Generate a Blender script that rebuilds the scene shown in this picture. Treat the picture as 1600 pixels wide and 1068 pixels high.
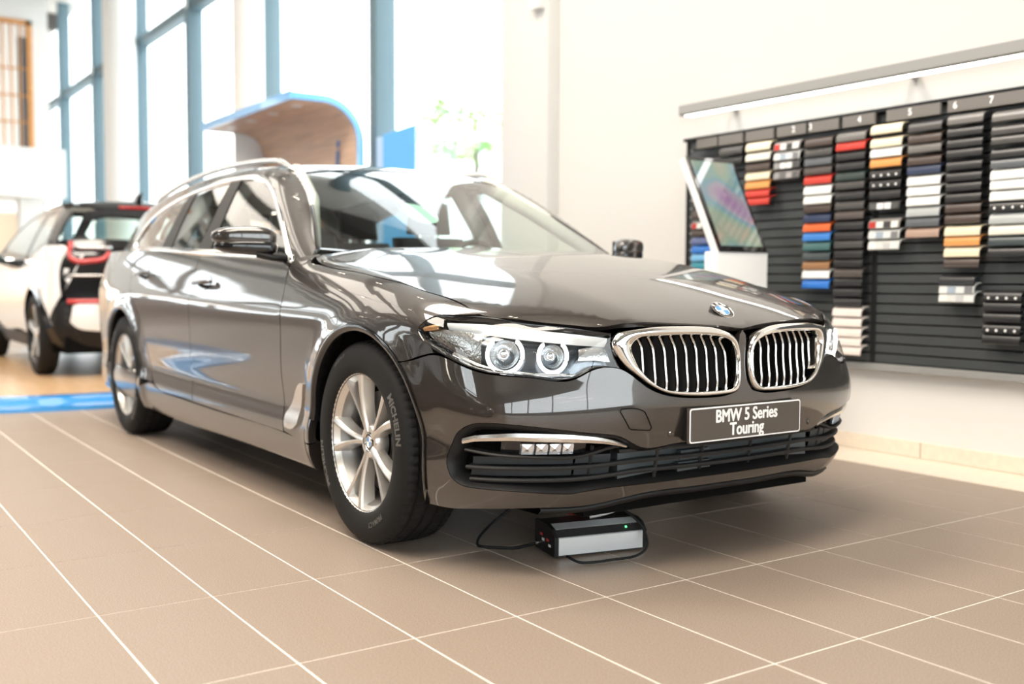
import bpy, bmesh, math, random
import numpy as np
from mathutils import Vector, Matrix
from mathutils.geometry import delaunay_2d_cdt
random.seed(7)
for o in list(bpy.data.objects): bpy.data.objects.remove(o)
SC = bpy.context.scene
COL = SC.collection
PI = math.pi
# ---------------------------------------------------------------- camera
cam_d = bpy.data.cameras.new('camera'); cam = bpy.data.objects.new('camera', cam_d); COL.objects.link(cam)
cam.location = (3.1042, -2.4147, .8755); cam.rotation_euler = (1.5120, -.0039, .9724)
cam_d.sensor_width = 36; cam_d.lens = 36*1625.46/1600
cam_d.clip_start = .05; cam_d.clip_end = 300
cam_d.dof.use_dof = True; cam_d.dof.focus_distance = 3.05; cam_d.dof.aperture_fstop = 1.7
SC.camera = cam
# ---------------------------------------------------------------- view, world
SC.view_settings.view_transform = 'Standard'; SC.view_settings.look = 'None'
SC.view_settings.exposure = 0.0; SC.view_settings.gamma = 1; SC.view_settings.use_curve_mapping = False
W = bpy.data.worlds.new('overcast_sky'); SC.world = W; W.use_nodes = True
bg = W.node_tree.nodes['Background']; bg.inputs[0].default_value = (.93, .97, 1.0, 1); bg.inputs[1].default_value = 5.5
# ---------------------------------------------------------------- ceiling lamps and added fill panels
def area(name, loc, size, power, color, rot=(0, 0, 0)):
    l = bpy.data.lights.new(name, 'AREA'); l.shape = 'RECTANGLE'; l.size, l.size_y = size; l.energy = power; l.color = color
    o = bpy.data.objects.new(name, l); COL.objects.link(o); o.location = loc; o.rotation_euler = rot; return o
WARM = (1.0, .905, .79)
CEIL = 6.4
for i, (x, y) in enumerate([(1.6, -2.6), (-2.6, -1.6), (2.4, -5.8), (-2.6, -5.6)]):
    area('ceiling_panel_lamp', (x, y, CEIL-.12), (1.8, 3.0), 340 if i < 2 else 300, WARM)
for x in (-8.6, -14.6): area('ceiling_fill_panel', (x, -4.2, CEIL-.10), (4.6, 6.0), 260, WARM)  # wide fill panels added so the side glass mirrors a bright ceiling

# ---------------------------------------------------------------- helpers
def tag(o, label=None, cat=None, group=None, kind=None):
    if label: o['label'] = label
    if cat: o['category'] = cat
    if group: o['group'] = group
    if kind: o['kind'] = kind
    return o
def thing(name, label, cat, loc=(0, 0, 0), rz=0, group=None):
    o = bpy.data.objects.new(name, None); COL.objects.link(o); o.location = loc; o.rotation_euler = (0, 0, rz)
    o.empty_display_size = .1
    return tag(o, label, cat, group)
def link(name, me, mat=None, parent=None, smooth=None):
    o = bpy.data.objects.new(name, me); COL.objects.link(o)
    if mat is not None:
        for m in (mat if isinstance(mat, (list, tuple)) else [mat]): me.materials.append(m)
    if parent is not None: o.parent = parent
    if smooth is not None:
        me.polygons.foreach_set('use_smooth', [True]*len(me.polygons))
        if smooth < 3: me.set_sharp_from_angle(angle=smooth)
    return o
def mesh(name, V, F, mat=None, parent=None, smooth=None):
    me = bpy.data.meshes.new(name); me.from_pydata([tuple(v) for v in V], [], F); me.update()
    return link(name, me, mat, parent, smooth)
class MB:
    """collects simple solids that belong to ONE part"""
    def __init__(s): s.V = []; s.F = []
    def add(s, V, F):
        n = len(s.V); s.V += [tuple(v) for v in V]; s.F += [tuple(i+n for i in f) for f in F]; return s
    def box(s, lo, hi):
        x0, y0, z0 = lo; x1, y1, z1 = hi
        return s.add([(x0,y0,z0),(x1,y0,z0),(x1,y1,z0),(x0,y1,z0),(x0,y0,z1),(x1,y0,z1),(x1,y1,z1),(x0,y1,z1)],
                     [(0,3,2,1),(4,5,6,7),(0,1,5,4),(1,2,6,5),(2,3,7,6),(3,0,4,7)])
    def tube(s, pts, r, n=8, cap=True, closed=False, up=(0, 0, 1), flat=1.0):
        P = [Vector(p) for p in pts]; m = len(P); R = r if isinstance(r, (list, tuple)) else [r]*m; V = []; F = []
        for i in range(m):
            a = P[i-1] if (i or closed) else P[i]; b = P[(i+1) % m] if (i < m-1 or closed) else P[i]
            t = (b-a).normalized(); u = Vector(up)
            if abs(t.dot(u)) > .97: u = Vector((1, 0, 0))
            e1 = t.cross(u).normalized(); e2 = e1.cross(t).normalized()
            for k in range(n):
                an = 2*PI*k/n; V.append(P[i]+e1*math.cos(an)*R[i]+e2*math.sin(an)*R[i]*flat)
        for i in range(m if closed else m-1):
            for k in range(n):
                j = (i+1) % m; F.append((i*n+k, i*n+(k+1) % n, j*n+(k+1) % n, j*n+k))
        if cap and not closed: F += [tuple(range(n))[::-1], tuple((m-1)*n+k for k in range(n))]
        return s.add(V, F)
    def lathe(s, prof, n=48, axis='y', c=(0, 0, 0), close=False):
        """prof: (radius, along) pairs"""
        V = []; F = []; m = len(prof)
        for i in range(n):
            a = 2*PI*i/n; ca, sa = math.cos(a), math.sin(a)
            for r, h in prof:
                if axis == 'y': V.append((c[0]+r*ca, c[1]+h, c[2]+r*sa))
                elif axis == 'z': V.append((c[0]+r*ca, c[1]+r*sa, c[2]+h))
                else: V.append((c[0]+h, c[1]+r*ca, c[2]+r*sa))
        for i in range(n):
            j = (i+1) % n
            for k in range(m if close else m-1):
                l = (k+1) % m; F.append((i*m+k, i*m+l, j*m+l, j*m+k))
        return s.add(V, F)
    def prism(s, poly, d0, d1, axis='y'):
        """2-D polygon swept along an axis"""
        n = len(poly)
        def P(a, b, d): return {'y': (a, d, b), 'x': (d, a, b), 'z': (a, b, d)}[axis]
        V = [P(a, b, d0) for a, b in poly]+[P(a, b, d1) for a, b in poly]
        return s.add(V, [tuple(range(n)), tuple(range(2*n-1, n-1, -1))]+[(i, n+i, n+(i+1) % n, (i+1) % n) for i in range(n)])
    def grid(s, rows, closed=False):
        m = len(rows); n = len(rows[0]); V = [p for r in rows for p in r]; F = []
        for i in range(m-1):
            for k in range(n if closed else n-1):
                F.append((i*n+k, i*n+(k+1) % n, (i+1)*n+(k+1) % n, (i+1)*n+k))
        return s.add(V, F)
    def build(s, name, mat=None, parent=None, smooth=None, bevel=0, seg=2, fix=True):
        o = mesh(name, s.V, s.F, None, None, None); me = o.data
        if mat is not None:
            for m in (mat if isinstance(mat, (list, tuple)) else [mat]): me.materials.append(m)
        if fix or bevel:
            bm = bmesh.new(); bm.from_mesh(me)
            if fix: bmesh.ops.recalc_face_normals(bm, faces=bm.faces)
            if bevel:
                bmesh.ops.bevel(bm, geom=[e for e in bm.edges if len(e.link_faces) == 2 and e.calc_face_angle(0) > .5], offset=bevel, segments=seg, affect='EDGES', profile=.5)
            bm.to_mesh(me); bm.free()
        if parent is not None: o.parent = parent
        if smooth is not None:
            me.polygons.foreach_set('use_smooth', [True]*len(me.polygons))
            if smooth < 3: me.set_sharp_from_angle(angle=smooth)
        return o
def box(name, lo, hi, mat, parent=None, bevel=0, seg=2):
    return MB().box(lo, hi).build(name, mat, parent, .6 if bevel else None, bevel, seg)
def copy_tree(root, parent=None):
    c = root.copy(); COL.objects.link(c); c.parent = parent
    for ch in list(root.children): copy_tree(ch, c)
    return c
def text_mesh(body, size, bold=0.0, align='CENTER', depth=0.0, spacing=1.0):
    """returns V (n,2/3) and faces of lettering"""
    cu = bpy.data.curves.new('t', 'FONT'); cu.body = body; cu.size = size; cu.align_x = align; cu.align_y = 'CENTER'
    cu.offset = bold; cu.resolution_u = 3; cu.space_character = spacing; cu.extrude = depth
    ob = bpy.data.objects.new('t', cu); COL.objects.link(ob)
    dg = bpy.context.evaluated_depsgraph_get(); dg.update(); me = bpy.data.meshes.new_from_object(ob.evaluated_get(dg))
    V = [tuple(v.co) for v in me.vertices]; F = [tuple(p.vertices) for p in me.polygons]
    bpy.data.objects.remove(ob); bpy.data.curves.remove(cu); bpy.data.meshes.remove(me)
    return V, F
# ---------------------------------------------------------------- materials
def pbr(name, col, rough=.5, metal=0, coat=0, coat_r=.03, spec=.5, emit=None, es=0, noise=None, bump=None, trans=0, ior=1.45):
    m = bpy.data.materials.new(name); m.use_nodes = True; nt = m.node_tree; b = nt.nodes['Principled BSDF']; I = b.inputs
    I['Base Color'].default_value = (*col, 1); I['Roughness'].default_value = rough; I['Metallic'].default_value = metal
    I['Coat Weight'].default_value = coat; I['Coat Roughness'].default_value = coat_r; I['Specular IOR Level'].default_value = spec
    I['Transmission Weight'].default_value = trans; I['IOR'].default_value = ior
    if emit: I['Emission Color'].default_value = (*emit, 1); I['Emission Strength'].default_value = es
    tc = None
    if noise or bump:
        tc = nt.nodes.new('ShaderNodeTexCoord')
    if noise:                       # (scale, amount, stretch)
        mp = nt.nodes.new('ShaderNodeMapping'); mp.inputs['Scale'].default_value = noise[2] if len(noise) > 2 else (1, 1, 1)
        n = nt.nodes.new('ShaderNodeTexNoise'); n.inputs['Scale'].default_value = noise[0]; n.inputs['Detail'].default_value = 6
        r = nt.nodes.new('ShaderNodeValToRGB'); k = noise[1]
        r.color_ramp.elements[0].position = .3; r.color_ramp.elements[1].position = .7
        r.color_ramp.elements[0].color = (*[c*(1-k) for c in col], 1); r.color_ramp.elements[1].color = (*[min(1, c*(1+k)) for c in col], 1)
        nt.links.new(tc.outputs['Object'], mp.inputs[0]); nt.links.new(mp.outputs[0], n.inputs['Vector']); nt.links.new(n.outputs['Fac'], r.inputs[0]); nt.links.new(r.outputs[0], I['Base Color'])
    if bump:                        # (scale, strength)
        n2 = nt.nodes.new('ShaderNodeTexNoise'); n2.inputs['Scale'].default_value = bump[0]; n2.inputs['Detail'].default_value = 4
        bp = nt.nodes.new('ShaderNodeBump'); bp.inputs['Strength'].default_value = bump[1]; bp.inputs['Distance'].default_value = .002
        nt.links.new(tc.outputs['Object'], n2.inputs['Vector']); nt.links.new(n2.outputs['Fac'], bp.inputs['Height']); nt.links.new(bp.outputs[0], I['Normal'])
    return m
def thin_glass(name, tint, gloss=1.0, rough=0.0, ior=1.5):
    m = bpy.data.materials.new(name); m.use_nodes = True; nt = m.node_tree; nt.nodes.clear()
    out = nt.nodes.new('ShaderNodeOutputMaterial'); mx = nt.nodes.new('ShaderNodeMixShader'); tr = nt.nodes.new('ShaderNodeBsdfTransparent')
    gl = nt.nodes.new('ShaderNodeBsdfGlossy'); fr = nt.nodes.new('ShaderNodeFresnel'); fr.inputs['IOR'].default_value = ior
    ge = nt.nodes.new('ShaderNodeNewGeometry'); mm = nt.nodes.new('ShaderNodeMath'); mm.operation = 'MULTIPLY'; mm.inputs[1].default_value = gloss; mm.use_clamp = True
    # the same reflectance from either side of the pane
    mi = nt.nodes.new('ShaderNodeMix'); mi.data_type = 'FLOAT'; mi.inputs[2].default_value = ior; mi.inputs[3].default_value = 1/ior
    nt.links.new(ge.outputs['Backfacing'], mi.inputs[0]); nt.links.new(mi.outputs[0], fr.inputs['IOR'])
    tr.inputs[0].default_value = (*tint, 1); gl.inputs[0].default_value = (1, 1, 1, 1); gl.inputs['Roughness'].default_value = rough
    nt.links.new(fr.outputs[0], mm.inputs[0]); nt.links.new(mm.outputs[0], mx.inputs[0]); nt.links.new(tr.outputs[0], mx.inputs[1]); nt.links.new(gl.outputs[0], mx.inputs[2]); nt.links.new(mx.outputs[0], out.inputs[0])
    return m
M = {}
def paint_flake(name, col, metal, rough):
    m = pbr(name, col, rough, metal, 1.0, .015); m.node_tree.nodes['Principled BSDF'].inputs['Coat IOR'].default_value = 1.85
    nt = m.node_tree; b = nt.nodes['Principled BSDF']
    tc = nt.nodes.new('ShaderNodeTexCoord'); v = nt.nodes.new('ShaderNodeTexVoronoi'); v.inputs['Scale'].default_value = 1400
    r = nt.nodes.new('ShaderNodeValToRGB'); r.color_ramp.elements[0].color = (*[c*.75 for c in col], 1); r.color_ramp.elements[1].color = (*[c*1.35 for c in col], 1)
    nt.links.new(tc.outputs['Object'], v.inputs['Vector']); nt.links.new(v.outputs['Color'], r.inputs[0]); nt.links.new(r.outputs[0], b.inputs['Base Color'])
    return m
M['paint'] = paint_flake('brown_metallic_paint', (.032, .0265, .023), .35, .34)
M['chrome'] = pbr('polished_chrome', (.86, .85, .83), .06, 1)
M['satin'] = pbr('satin_aluminium', (.74, .72, .69), .26, 1)
M['alloy'] = pbr('silver_alloy', (.70, .67, .63), .30, .85, .6, .05)
M['black_gloss'] = pbr('gloss_black_plastic', (.008, .008, .009), .12, 0, .6)
M['black'] = pbr('matt_black_plastic', (.010, .010, .0105), .5, spec=.35)
M['black_soft'] = pbr('dark_grey_plastic', (.022, .0215, .021), .5, spec=.4)
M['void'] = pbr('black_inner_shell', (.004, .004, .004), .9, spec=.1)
M['rubber'] = pbr('tyre_rubber', (.010, .0098, .0095), .70, spec=.3, bump=(300, .15))
M['rubber_print'] = pbr('raised_rubber_lettering', (.10, .095, .088), .45)
M['glass'] = thin_glass('car_glass', (.80, .88, .84), 1.3)
M['lens'] = thin_glass('headlamp_lens', (.93, .95, .96), 1.1)
M['white_led'] = pbr('daylight_led_ring', (.9, .9, .9), .3, emit=(1, .98, .95), es=2.6)
M['led_chip'] = pbr('white_lamp_reflector', (.85, .88, .92), .12, .9)
M['amber'] = pbr('amber_reflector', (.62, .34, .16), .2, .6)
M['blue_enamel'] = pbr('blue_enamel', (.05, .30, .72), .15, 0, .8)
M['white_enamel'] = pbr('white_enamel', (.88, .9, .92), .15, 0, .8)
M['white_print'] = pbr('white_print', (.95, .94, .92), .5)
M['plate'] = pbr('brown_grey_plate', (.090, .074, .062), .45)
M['leather_dark'] = pbr('black_leather', (.02, .02, .021), .5, bump=(220, .2))
M['headliner'] = pbr('pale_headliner', (.62, .62, .58), .9)
M['trim_light'] = pbr('pale_pillar_trim', (.60, .59, .55), .8)
M['disc'] = pbr('brake_disc_steel', (.05, .05, .05), .45, .6)
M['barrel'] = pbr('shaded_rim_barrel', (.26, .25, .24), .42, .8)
M['steel_dark'] = pbr('dark_caliper', (.05, .05, .05), .4, .6)

# ---------------------------------------------------------------- the room
M['wall'] = pbr('warm_white_wall', (.73, .718, .695), .75, bump=(40, .05))
M['ceil'] = pbr('white_ceiling', (.62, .60, .57), .9)
M['dark_wall'] = pbr('anthracite_wall', (.075, .066, .060), .7)
M['grout'] = pbr('pale_grout', (.92, .88, .80), .8)
M['tile'] = pbr('brown_grey_stoneware_tile', (.305, .242, .193), .42, noise=(260, .30), bump=(420, .12))
M['cream_stone'] = pbr('cream_stone', (.78, .68, .56), .5, noise=(30, .05))
M['mullion'] = pbr('blue_grey_painted_metal', (.11, .175, .21), .5)
M['pane'] = thin_glass('window_glass', (.97, .985, .98), .8)
M['walnut'] = pbr('walnut_panelling', (.16, .085, .045), .4, noise=(3, .35, (1, 1, 14)))
def structure(o): return tag(o, kind='structure')
# floor: a bed of grout with every tile lying in it
floor = structure(box('floor', (-26, -14, -.20), (9.0, 2.17, -.0015), M['grout']))
TA, TB, TX0, TY0 = .3026, .6069, .9021, -1.5
cm = cam.matrix_basis.inverted() if False else Matrix.LocRotScale(cam.location, cam.rotation_euler, None).inverted()
def to_px(p):
    q = cm @ Vector(p); f = 1625.46
    return (800+f*q.x/-q.z, 534-f*q.y/-q.z) if q.z < -.05 else None
def tile_solid(w, h, t=.008, b=.0012):
    V = []; F = [(8, 9, 10, 11)]
    for z, i in ((-t, 0), (-b, 0), (0, b)):
        V += [(i, i, z), (w-i, i, z), (w-i, h-i, z), (i, h-i, z)]
    for l in (0, 4):
        for k in range(4): F.append((l+k, l+(k+1) % 4, l+4+(k+1) % 4, l+4+k))
    return V, F
gap = .0048
tV, tF = tile_solid(TB-gap, TA-gap)
tile_me = bpy.data.meshes.new('tile'); tile_me.from_pydata(tV, [], tF); tile_me.materials.append(M['tile'])
cand = []; rest = MB()
def in_platform(x, y): return abs((x+7.74)/3.62)**3.2+abs((y+.2)/2.36)**3.2 < 1
for i in range(-41, 11):
    for j in range(-13, 44):
        x0, y0 = TX0-TB*j, TY0+TA*i
        if x0 < -25.5 or y0 < -13.8 or x0 > 8.4: continue
        y1 = min(y0+TA, 1.80)
        c = [to_px(p) for p in ((x0, y0, 0), (x0+TB, y0, 0), (x0+TB, y1, 0), (x0, y1, 0))]
        ar = 0
        if all(c):
            vis = any(-40 < p[0] < 1640 and 400 < p[1] < 1108 for p in c)
            if vis: ar = abs(poly2(c)) if False else abs(sum(c[k][0]*c[(k+1) % 4][1]-c[(k+1) % 4][0]*c[k][1] for k in range(4)))/2
            cx, cy = sum(p[0] for p in c)/4, sum(p[1] for p in c)/4
            if not (-60 < cx < 1660 and cy < 1130): ar *= .2
        cand.append((ar, x0, y0, y1))
cand.sort(reverse=True)
for k, (ar, x0, y0, y1) in enumerate(cand):
    if k < 290 and y1-y0 > TA-.01:
        o = bpy.data.objects.new('tile', tile_me); COL.objects.link(o); o.parent = floor; o.location = (x0+gap/2, y0+gap/2, 0)
    else:
        h = y1-y0-gap; V, F = (tV, tF) if y1-y0 > TA-.01 else tile_solid(TB-gap, h)
        rest.add([(v[0]+x0+gap/2, v[1]+y0+gap/2, v[2]) for v in V], F)
ro = rest.build('tile_field', M['tile'], floor, fix=False); tag(ro, kind='stuff')
structure(box('trim_1', (-3.6, 1.803, -.01), (9, 2.17, .002), M['cream_stone']))
# right wall and its tiled baseboard
wall = structure(MB().box((-3.62, 2.17, -.2), (9.2, 2.42, CEIL)).build('wall_right', M['wall']))
pil = structure(MB().box((-3.62, 2.06, 0), (-3.02, 2.17, CEIL)).build('trim_4', M['wall'], None, .6, .006))
MB().box((-3.17, 2.00, 2.83), (-3.05, 2.06, 3.4)).build('wall_box', pbr('white_plastic', (.9, .9, .88), .4), pil, .6, .006)
bb = structure(MB().box((-3.02, 2.162, 0), (9, 2.17, .080)).build('baseboard_right', M['grout']))
for k in range(20):
    x0 = -3.02+.607*k
    if x0 < 8.4: box('baseboard_tile', (x0+.002, 2.148, .003), (x0+.603, 2.166, .082), M['cream_stone'], bb, .002, 1)
# window facade that carries on the wall's line
mx = [-5.645, -8.41, -11.19, -13.89, -16.70, -19.57, -22.4]
edges = [-3.62]+mx
TZ = 4.50
for k in range(len(mx)):
    x1, x0 = edges[k], edges[k+1]
    f = structure(MB().box((x0-.075, 1.985, 0), (x0+.075, 2.19, CEIL)).build('window_%d' % (k+1), M['mullion'], None, .6, .006))
    MB().box((x0+.075, 2.03, TZ), (x1-(.075 if k else 0), 2.18, TZ+.13)).build('transom', M['mullion'], f)
    MB().box((x0+.075, 2.05, 0), (x1-(.075 if k else 0), 2.18, .10)).build('sill', M['mullion'], f)
    MB().box((x0+.075, 2.135, .10), (x1-(.075 if k else 0), 2.141, TZ)).build('pane', M['pane'], f)
    MB().box((x0+.075, 2.135, TZ+.13), (x1-(.075 if k else 0), 2.141, CEIL)).build('pane', M['pane'], f)
    MB().box((x0+.03, 1.95, TZ+.02), (x0+.06, 1.99, TZ+.16)).build('bracket', pbr('pale_bracket', (.8, .8, .78), .5), f)
# ceiling, far and near walls
ceil = structure(box('ceiling', (-26, -14, CEIL), (9.2, 2.42, CEIL+.2), M['ceil']))
wl = structure(MB().box((-26, -14.2, -.2), (9.2, -14, .9)).box((-26, -14.2, 5.2), (9.2, -14, CEIL)).build('wall_left', M['dark_wall']))
wins = (0, 1, 4, 5, 9)  # unseen windows added for bright reflections on the car's side
for k in range(13):
    x0 = -26+2.75*k
    f = structure(MB().box((x0-.25, -14.2, .9), (x0+.25, -14, 5.2)).build('window_%d' % (k+31), M['dark_wall']))
    if k not in wins:
        MB().box((x0+.25, -14.2, .9), (x0+2.5, -14, 5.2)).build('infill', M['dark_wall'], f); continue
    MB().box((x0+.25, -14.12, .9), (x0+2.5, -14.114, 5.2)).build('pane', M['pane'], f)
    MB().box((x0+.25, -14.15, 3.0), (x0+2.5, -14.05, 3.1)).build('transom', M['mullion'], f)
structure(MB().box((-26.2, -14.2, -.2), (-26, 2.42, .35)).box((-26.2, -14.2, 2.45), (-26, 2.42, 3.4)).box((-26.2, -3.4, .35), (-26, 2.42, 2.45)).box((-26.2, -3.4, 3.4), (-26, 2.42, CEIL)).box((-26.2, -14.2, 6.1), (-26, -3.4, CEIL)).build('wall_back', M['wall']))
for k in range(5):  # unseen glazing with walnut bars, added for bright and brown streaks in the doors
    y0 = -14+2.12*k
    f = structure(MB().box((-26.2, y0-.12, .35), (-26, y0+.12, 2.45)).build('window_%d' % (k+51), M['walnut']))
    MB().box((-26.1, y0+.12, .35), (-26.094, y0+2.0, 2.45)).build('pane', M['pane'], f)
    MB().box((-26.2, y0-.12, 3.4), (-26, y0+.12, 6.1)).build('upper_mullion', M['walnut'], f)
    MB().box((-26.1, y0+.12, 3.4), (-26.094, y0+2.0, 6.1)).build('pane', M['pane'], f)
    for z in (4.0, 4.75): MB().box((-26.2, y0+.12, z), (-26, y0+2.0, z+.22)).build('transom', M['walnut'], f)
structure(box('ground_back', (-60, -60, -.4), (-26.25, 2.4, -.12), pbr('pale_paving', (.8, .78, .72), .9)))
# front of the showroom, behind the camera: a wall with a band of windows
fy = [-13.6, -10.4, -7.2, -4.0, -.8, 2.17]
structure(MB().box((9.0, -14.2, -.2), (9.2, 2.42, .75)).box((9.0, -14.2, 4.4), (9.2, 2.42, CEIL)).box((9.0, -14.2, .75), (9.2, fy[0], 4.4)).build('wall_front', M['dark_wall']))
for k in range(5):
    f = structure(MB().box((9.0, fy[k]-.04, .75), (9.2, fy[k]+.04, 4.4)).build('window_%d' % (k+11), M['mullion']))
    MB().box((9.098, fy[k]+.04, .75), (9.104, fy[k+1]-.04, 4.4)).build('pane', M['pane'], f)
for x in np.arange(-24, 9, 3.3): MB().box((x-.16, -14, CEIL-.30), (x+.16, 2.17, CEIL)).build('beam', M['dark_wall'], ceil)
# lamp bodies in the ceiling: frames of the panel lamps and small twin spots on tracks
M['lamp_frame'] = pbr('lamp_frame', (.1, .1, .1), .4)
M['spot_glow'] = pbr('spot_lamp_glow', (1, .9, .75), .4, emit=(1, .88, .70), es=30)
for y in (-.2, -4.0, -8.0):
    MB().box((-14, y-.02, CEIL-.36), (7, y+.02, CEIL-.32)).build('lamp_track', M['lamp_frame'], ceil)
    for x in np.arange(-13, 7, 2.1):
        for d in (-.09, .09):
            MB().lathe([(.0, 0), (.05, 0), (.055, .005), (.055, .14), (0, .14)], 16, 'z', (x+d, y, CEIL-.50)).build('spot_body', M['lamp_frame'], ceil, .6)
            MB().lathe([(.0, -.004), (.044, -.004)], 16, 'z', (x+d, y, CEIL-.50)).build('spot_lens', M['spot_glow'], ceil)
# dark timber panelling and doorway on the far side of the hall (seen in the paint)
for x0, x1, z1 in ((-9, -5, 2.8), (-1.5, 2.2, 2.6), (4.5, 7.5, 2.8)):
    structure(MB().box((x0, -13.2, 0), (x1, -12.9, z1)).build('trim_%d' % (int(x0*10) % 97+5), M['walnut']))
# mezzanine at the far left
M['oak_frame'] = pbr('orange_oak', (.56, .26, .08), .45, noise=(6, .2, (1, 1, 8)))
gal = structure(MB().box((-18.6, -3.2, 3.2), (-18.0, 1.50, CEIL)).build('wall_gallery', M['wall']))
structure(MB().box((-19.5, -14, 2.38), (-17.75, 1.72, 3.27)).build('trim_2', M['wall'], None, .6, .01))
structure(MB().box((-18.5, .98, 0), (-18.1, 1.40, 2.38)).build('trim_3', M['wall']))
structure(MB().box((-23, -3.4, 0), (-22.8, 1.9, 2.38)).build('wall_lower_back', pbr('beige_wall', (.72, .55, .40), .8)))
# interior window with oak frame and slender bars
wn = structure(MB().box((-18.0, 1.13, 3.30), (-17.93, 1.22, 5.60)).box((-18.0, -2.4, 5.52), (-17.93, 1.22, 5.60)).build('window_20', M['oak_frame']))
MB().box((-17.999, -2.4, 3.30), (-17.99, 1.13, 5.52)).build('pane', pbr('bright_room_behind_glass', (.92, .92, .9), .3), wn)
MB().box((-17.99, .98, 3.30), (-17.975, 1.13, 5.30)).build('dark_reveal', pbr('slate_blue_reveal', (.10, .12, .14), .5), wn)
for k in range(24):
    y = 1.02-.145*k; box('bar', (-17.97, y-.012, 3.30), (-17.945, y+.012, 5.52), M['oak_frame'], wn)
for z in (3.75, 4.23, 4.72): box('cross_bar', (-17.965, -2.4, z-.012), (-17.95, 1.13, z+.012), M['oak_frame'], wn)
# round white columns inside the facade
def column(px_x, y, r, n, label):
    t = thing('column', label, 'column', (px_x, y, 0))
    MB().lathe([(r, 0), (r, CEIL)], 32, 'z').build('shaft', M['wall'], t, 3)
    MB().lathe([(r+.03, 0), (r+.03, .10), (r, .10)], 32, 'z').build('collar', M['satin'], t, .6)
column(-8.20, 1.75, .17, 1, 'round white column at the facade behind the wooden booth')
column(-13.8, 1.75, .24, 2, 'round white column at the far end of the facade behind the white car')
# ---------------------------------------------------------------- outside
M['ground_out'] = pbr('pale_forecourt', (.80, .80, .78), .9)
go = structure(box('ground', (-60, 2.45, -.4), (60, 80, -.12), M['ground_out'])); 
go2 = structure(box('ground_front', (9.25, -60, -.4), (70, 2.4, -.12), M['ground_out']))
def building(name, label, x0, x1, y, h, col, nwin):
    t = thing(name, label, 'building', ((x0+x1)/2, y, 0))
    w = x1-x0; box('wall', (-w/2, 0, -.12), (w/2, 8, h), pbr('pale_render', col, .9), t)
    box('roof', (-w/2-.3, -.3, h), (w/2+.3, 8.3, h+.3), pbr('pale_roof', (.75, .76, .76), .8), t)
    for f in range(2):
        for k in range(nwin):
            x = -w/2+w*(k+.5)/nwin
            fr = box('window', (x-.55, -.06, 1+2.6*f), (x+.55, .02, 2.5+2.6*f), pbr('grey_frame', (.55, .60, .62), .5), t)
            box('pane', (x-.47, -.08, 1.08+2.6*f), (x+.47, -.05, 2.42+2.6*f), pbr('grey_glass', (.40, .47, .50), .1), fr)
building('building', 'pale grey building beyond the facade glass at the far left', -62, -34, 26, 7.6, (.74, .78, .78), 9)
# leafy tree beyond the glass
def tree(label, loc, h, cr, seed):
    rnd = random.Random(seed); t = thing('tree', label, 'tree', loc)
    MB().tube([(0, 0, 0), (.1, 0, h*.35), (0, .05, h*.72)], [.16, .12, .05], 10).build('trunk', pbr('bark', (.16, .12, .09), .9), t, 3)
    mb = MB()
    for c in range(26):
        a = rnd.uniform(0, 2*PI); rr = cr*rnd.uniform(.1, .95); cx, cy, cz = rr*math.cos(a), rr*math.sin(a), h*.78+rnd.uniform(-.55, .55)*cr*.7
        for _ in range(46):
            p = Vector((cx+rnd.gauss(0, .22), cy+rnd.gauss(0, .22), cz+rnd.gauss(0, .16))); d = Vector((rnd.gauss(0, 1), rnd.gauss(0, 1), rnd.gauss(0, .7))).normalized(); e = d.orthogonal().normalized(); s = rnd.uniform(.05, .10)
            mb.add([p, p+d*s+e*s*.5, p+d*2*s, p+d*s-e*s*.5], [(0, 1, 2, 3)])
    f = mb.build('foliage', pbr('fresh_green_leaf', (.20, .36, .07), .6), t, fix=False); tag(f, kind='stuff')
tree('green leafy tree outside the window left of the right wall', (-16.6, 10, -.12), 5.5, 1.5, 5)

# fill lights and dark counter added under the mezzanine for the door reflections
for y in (-3, -7, -11): area('mezzanine_fill', (-20.6, y, 2.30), (1.2, 2.6), 160, WARM)
structure(MB().box((-17.4, -9.5, 0), (-16.6, -4.2, 1.12)).build('trim_8', M['walnut']))
structure(MB().box((-17.5, -9.6, 1.12), (-16.5, -4.1, 1.17)).build('trim_9', M['wall']))

# ---------- smooth 1-D curves ----------
class Curve:
    """natural cubic spline through (t, v) points, linear outside"""
    def __init__(s, pts):
        t, v = np.array(pts, float).T
        o = np.argsort(t); t = t[o]; v = v[o]; n = len(t); h = np.diff(t)
        A = np.zeros((n, n)); r = np.zeros(n); A[0, 0] = A[-1, -1] = 1
        for i in range(1, n-1):
            A[i, i-1] = h[i-1]; A[i, i] = 2*(h[i-1]+h[i]); A[i, i+1] = h[i]
            r[i] = 6*((v[i+1]-v[i])/h[i]-(v[i]-v[i-1])/h[i-1])
        m = np.linalg.solve(A, r); s.t = t
        # cubic coefficients per span, with a straight span added at either end
        c3 = np.diff(m)/(6*h); c2 = m[:-1]/2; c1 = np.diff(v)/h-h*(2*m[:-1]+m[1:])/6; c0 = v[:-1]
        e1 = c1[-1]+2*c2[-1]*h[-1]+3*c3[-1]*h[-1]**2
        s.c = np.stack([np.r_[0, c3, 0], np.r_[0, c2, 0], np.r_[c1[0], c1, e1], np.r_[v[0], c0, v[-1]]])
        s.o = np.r_[t[0], t[:-1], t[-1]]
    def __call__(s, x):
        i = s.t.searchsorted(x); d = x-s.o[i]; c = s.c[:, i]
        return ((c[0]*d+c[1])*d+c[2])*d+c[3]
def smax(a, b, k):
    h = np.clip(.5+.5*(a-b)/k, 0, 1)
    return b*(1-h)+a*h+k*h*(1-h)
def splus(t, w):
    return .5*(t+np.sqrt(t*t+4*w*w))
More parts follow.
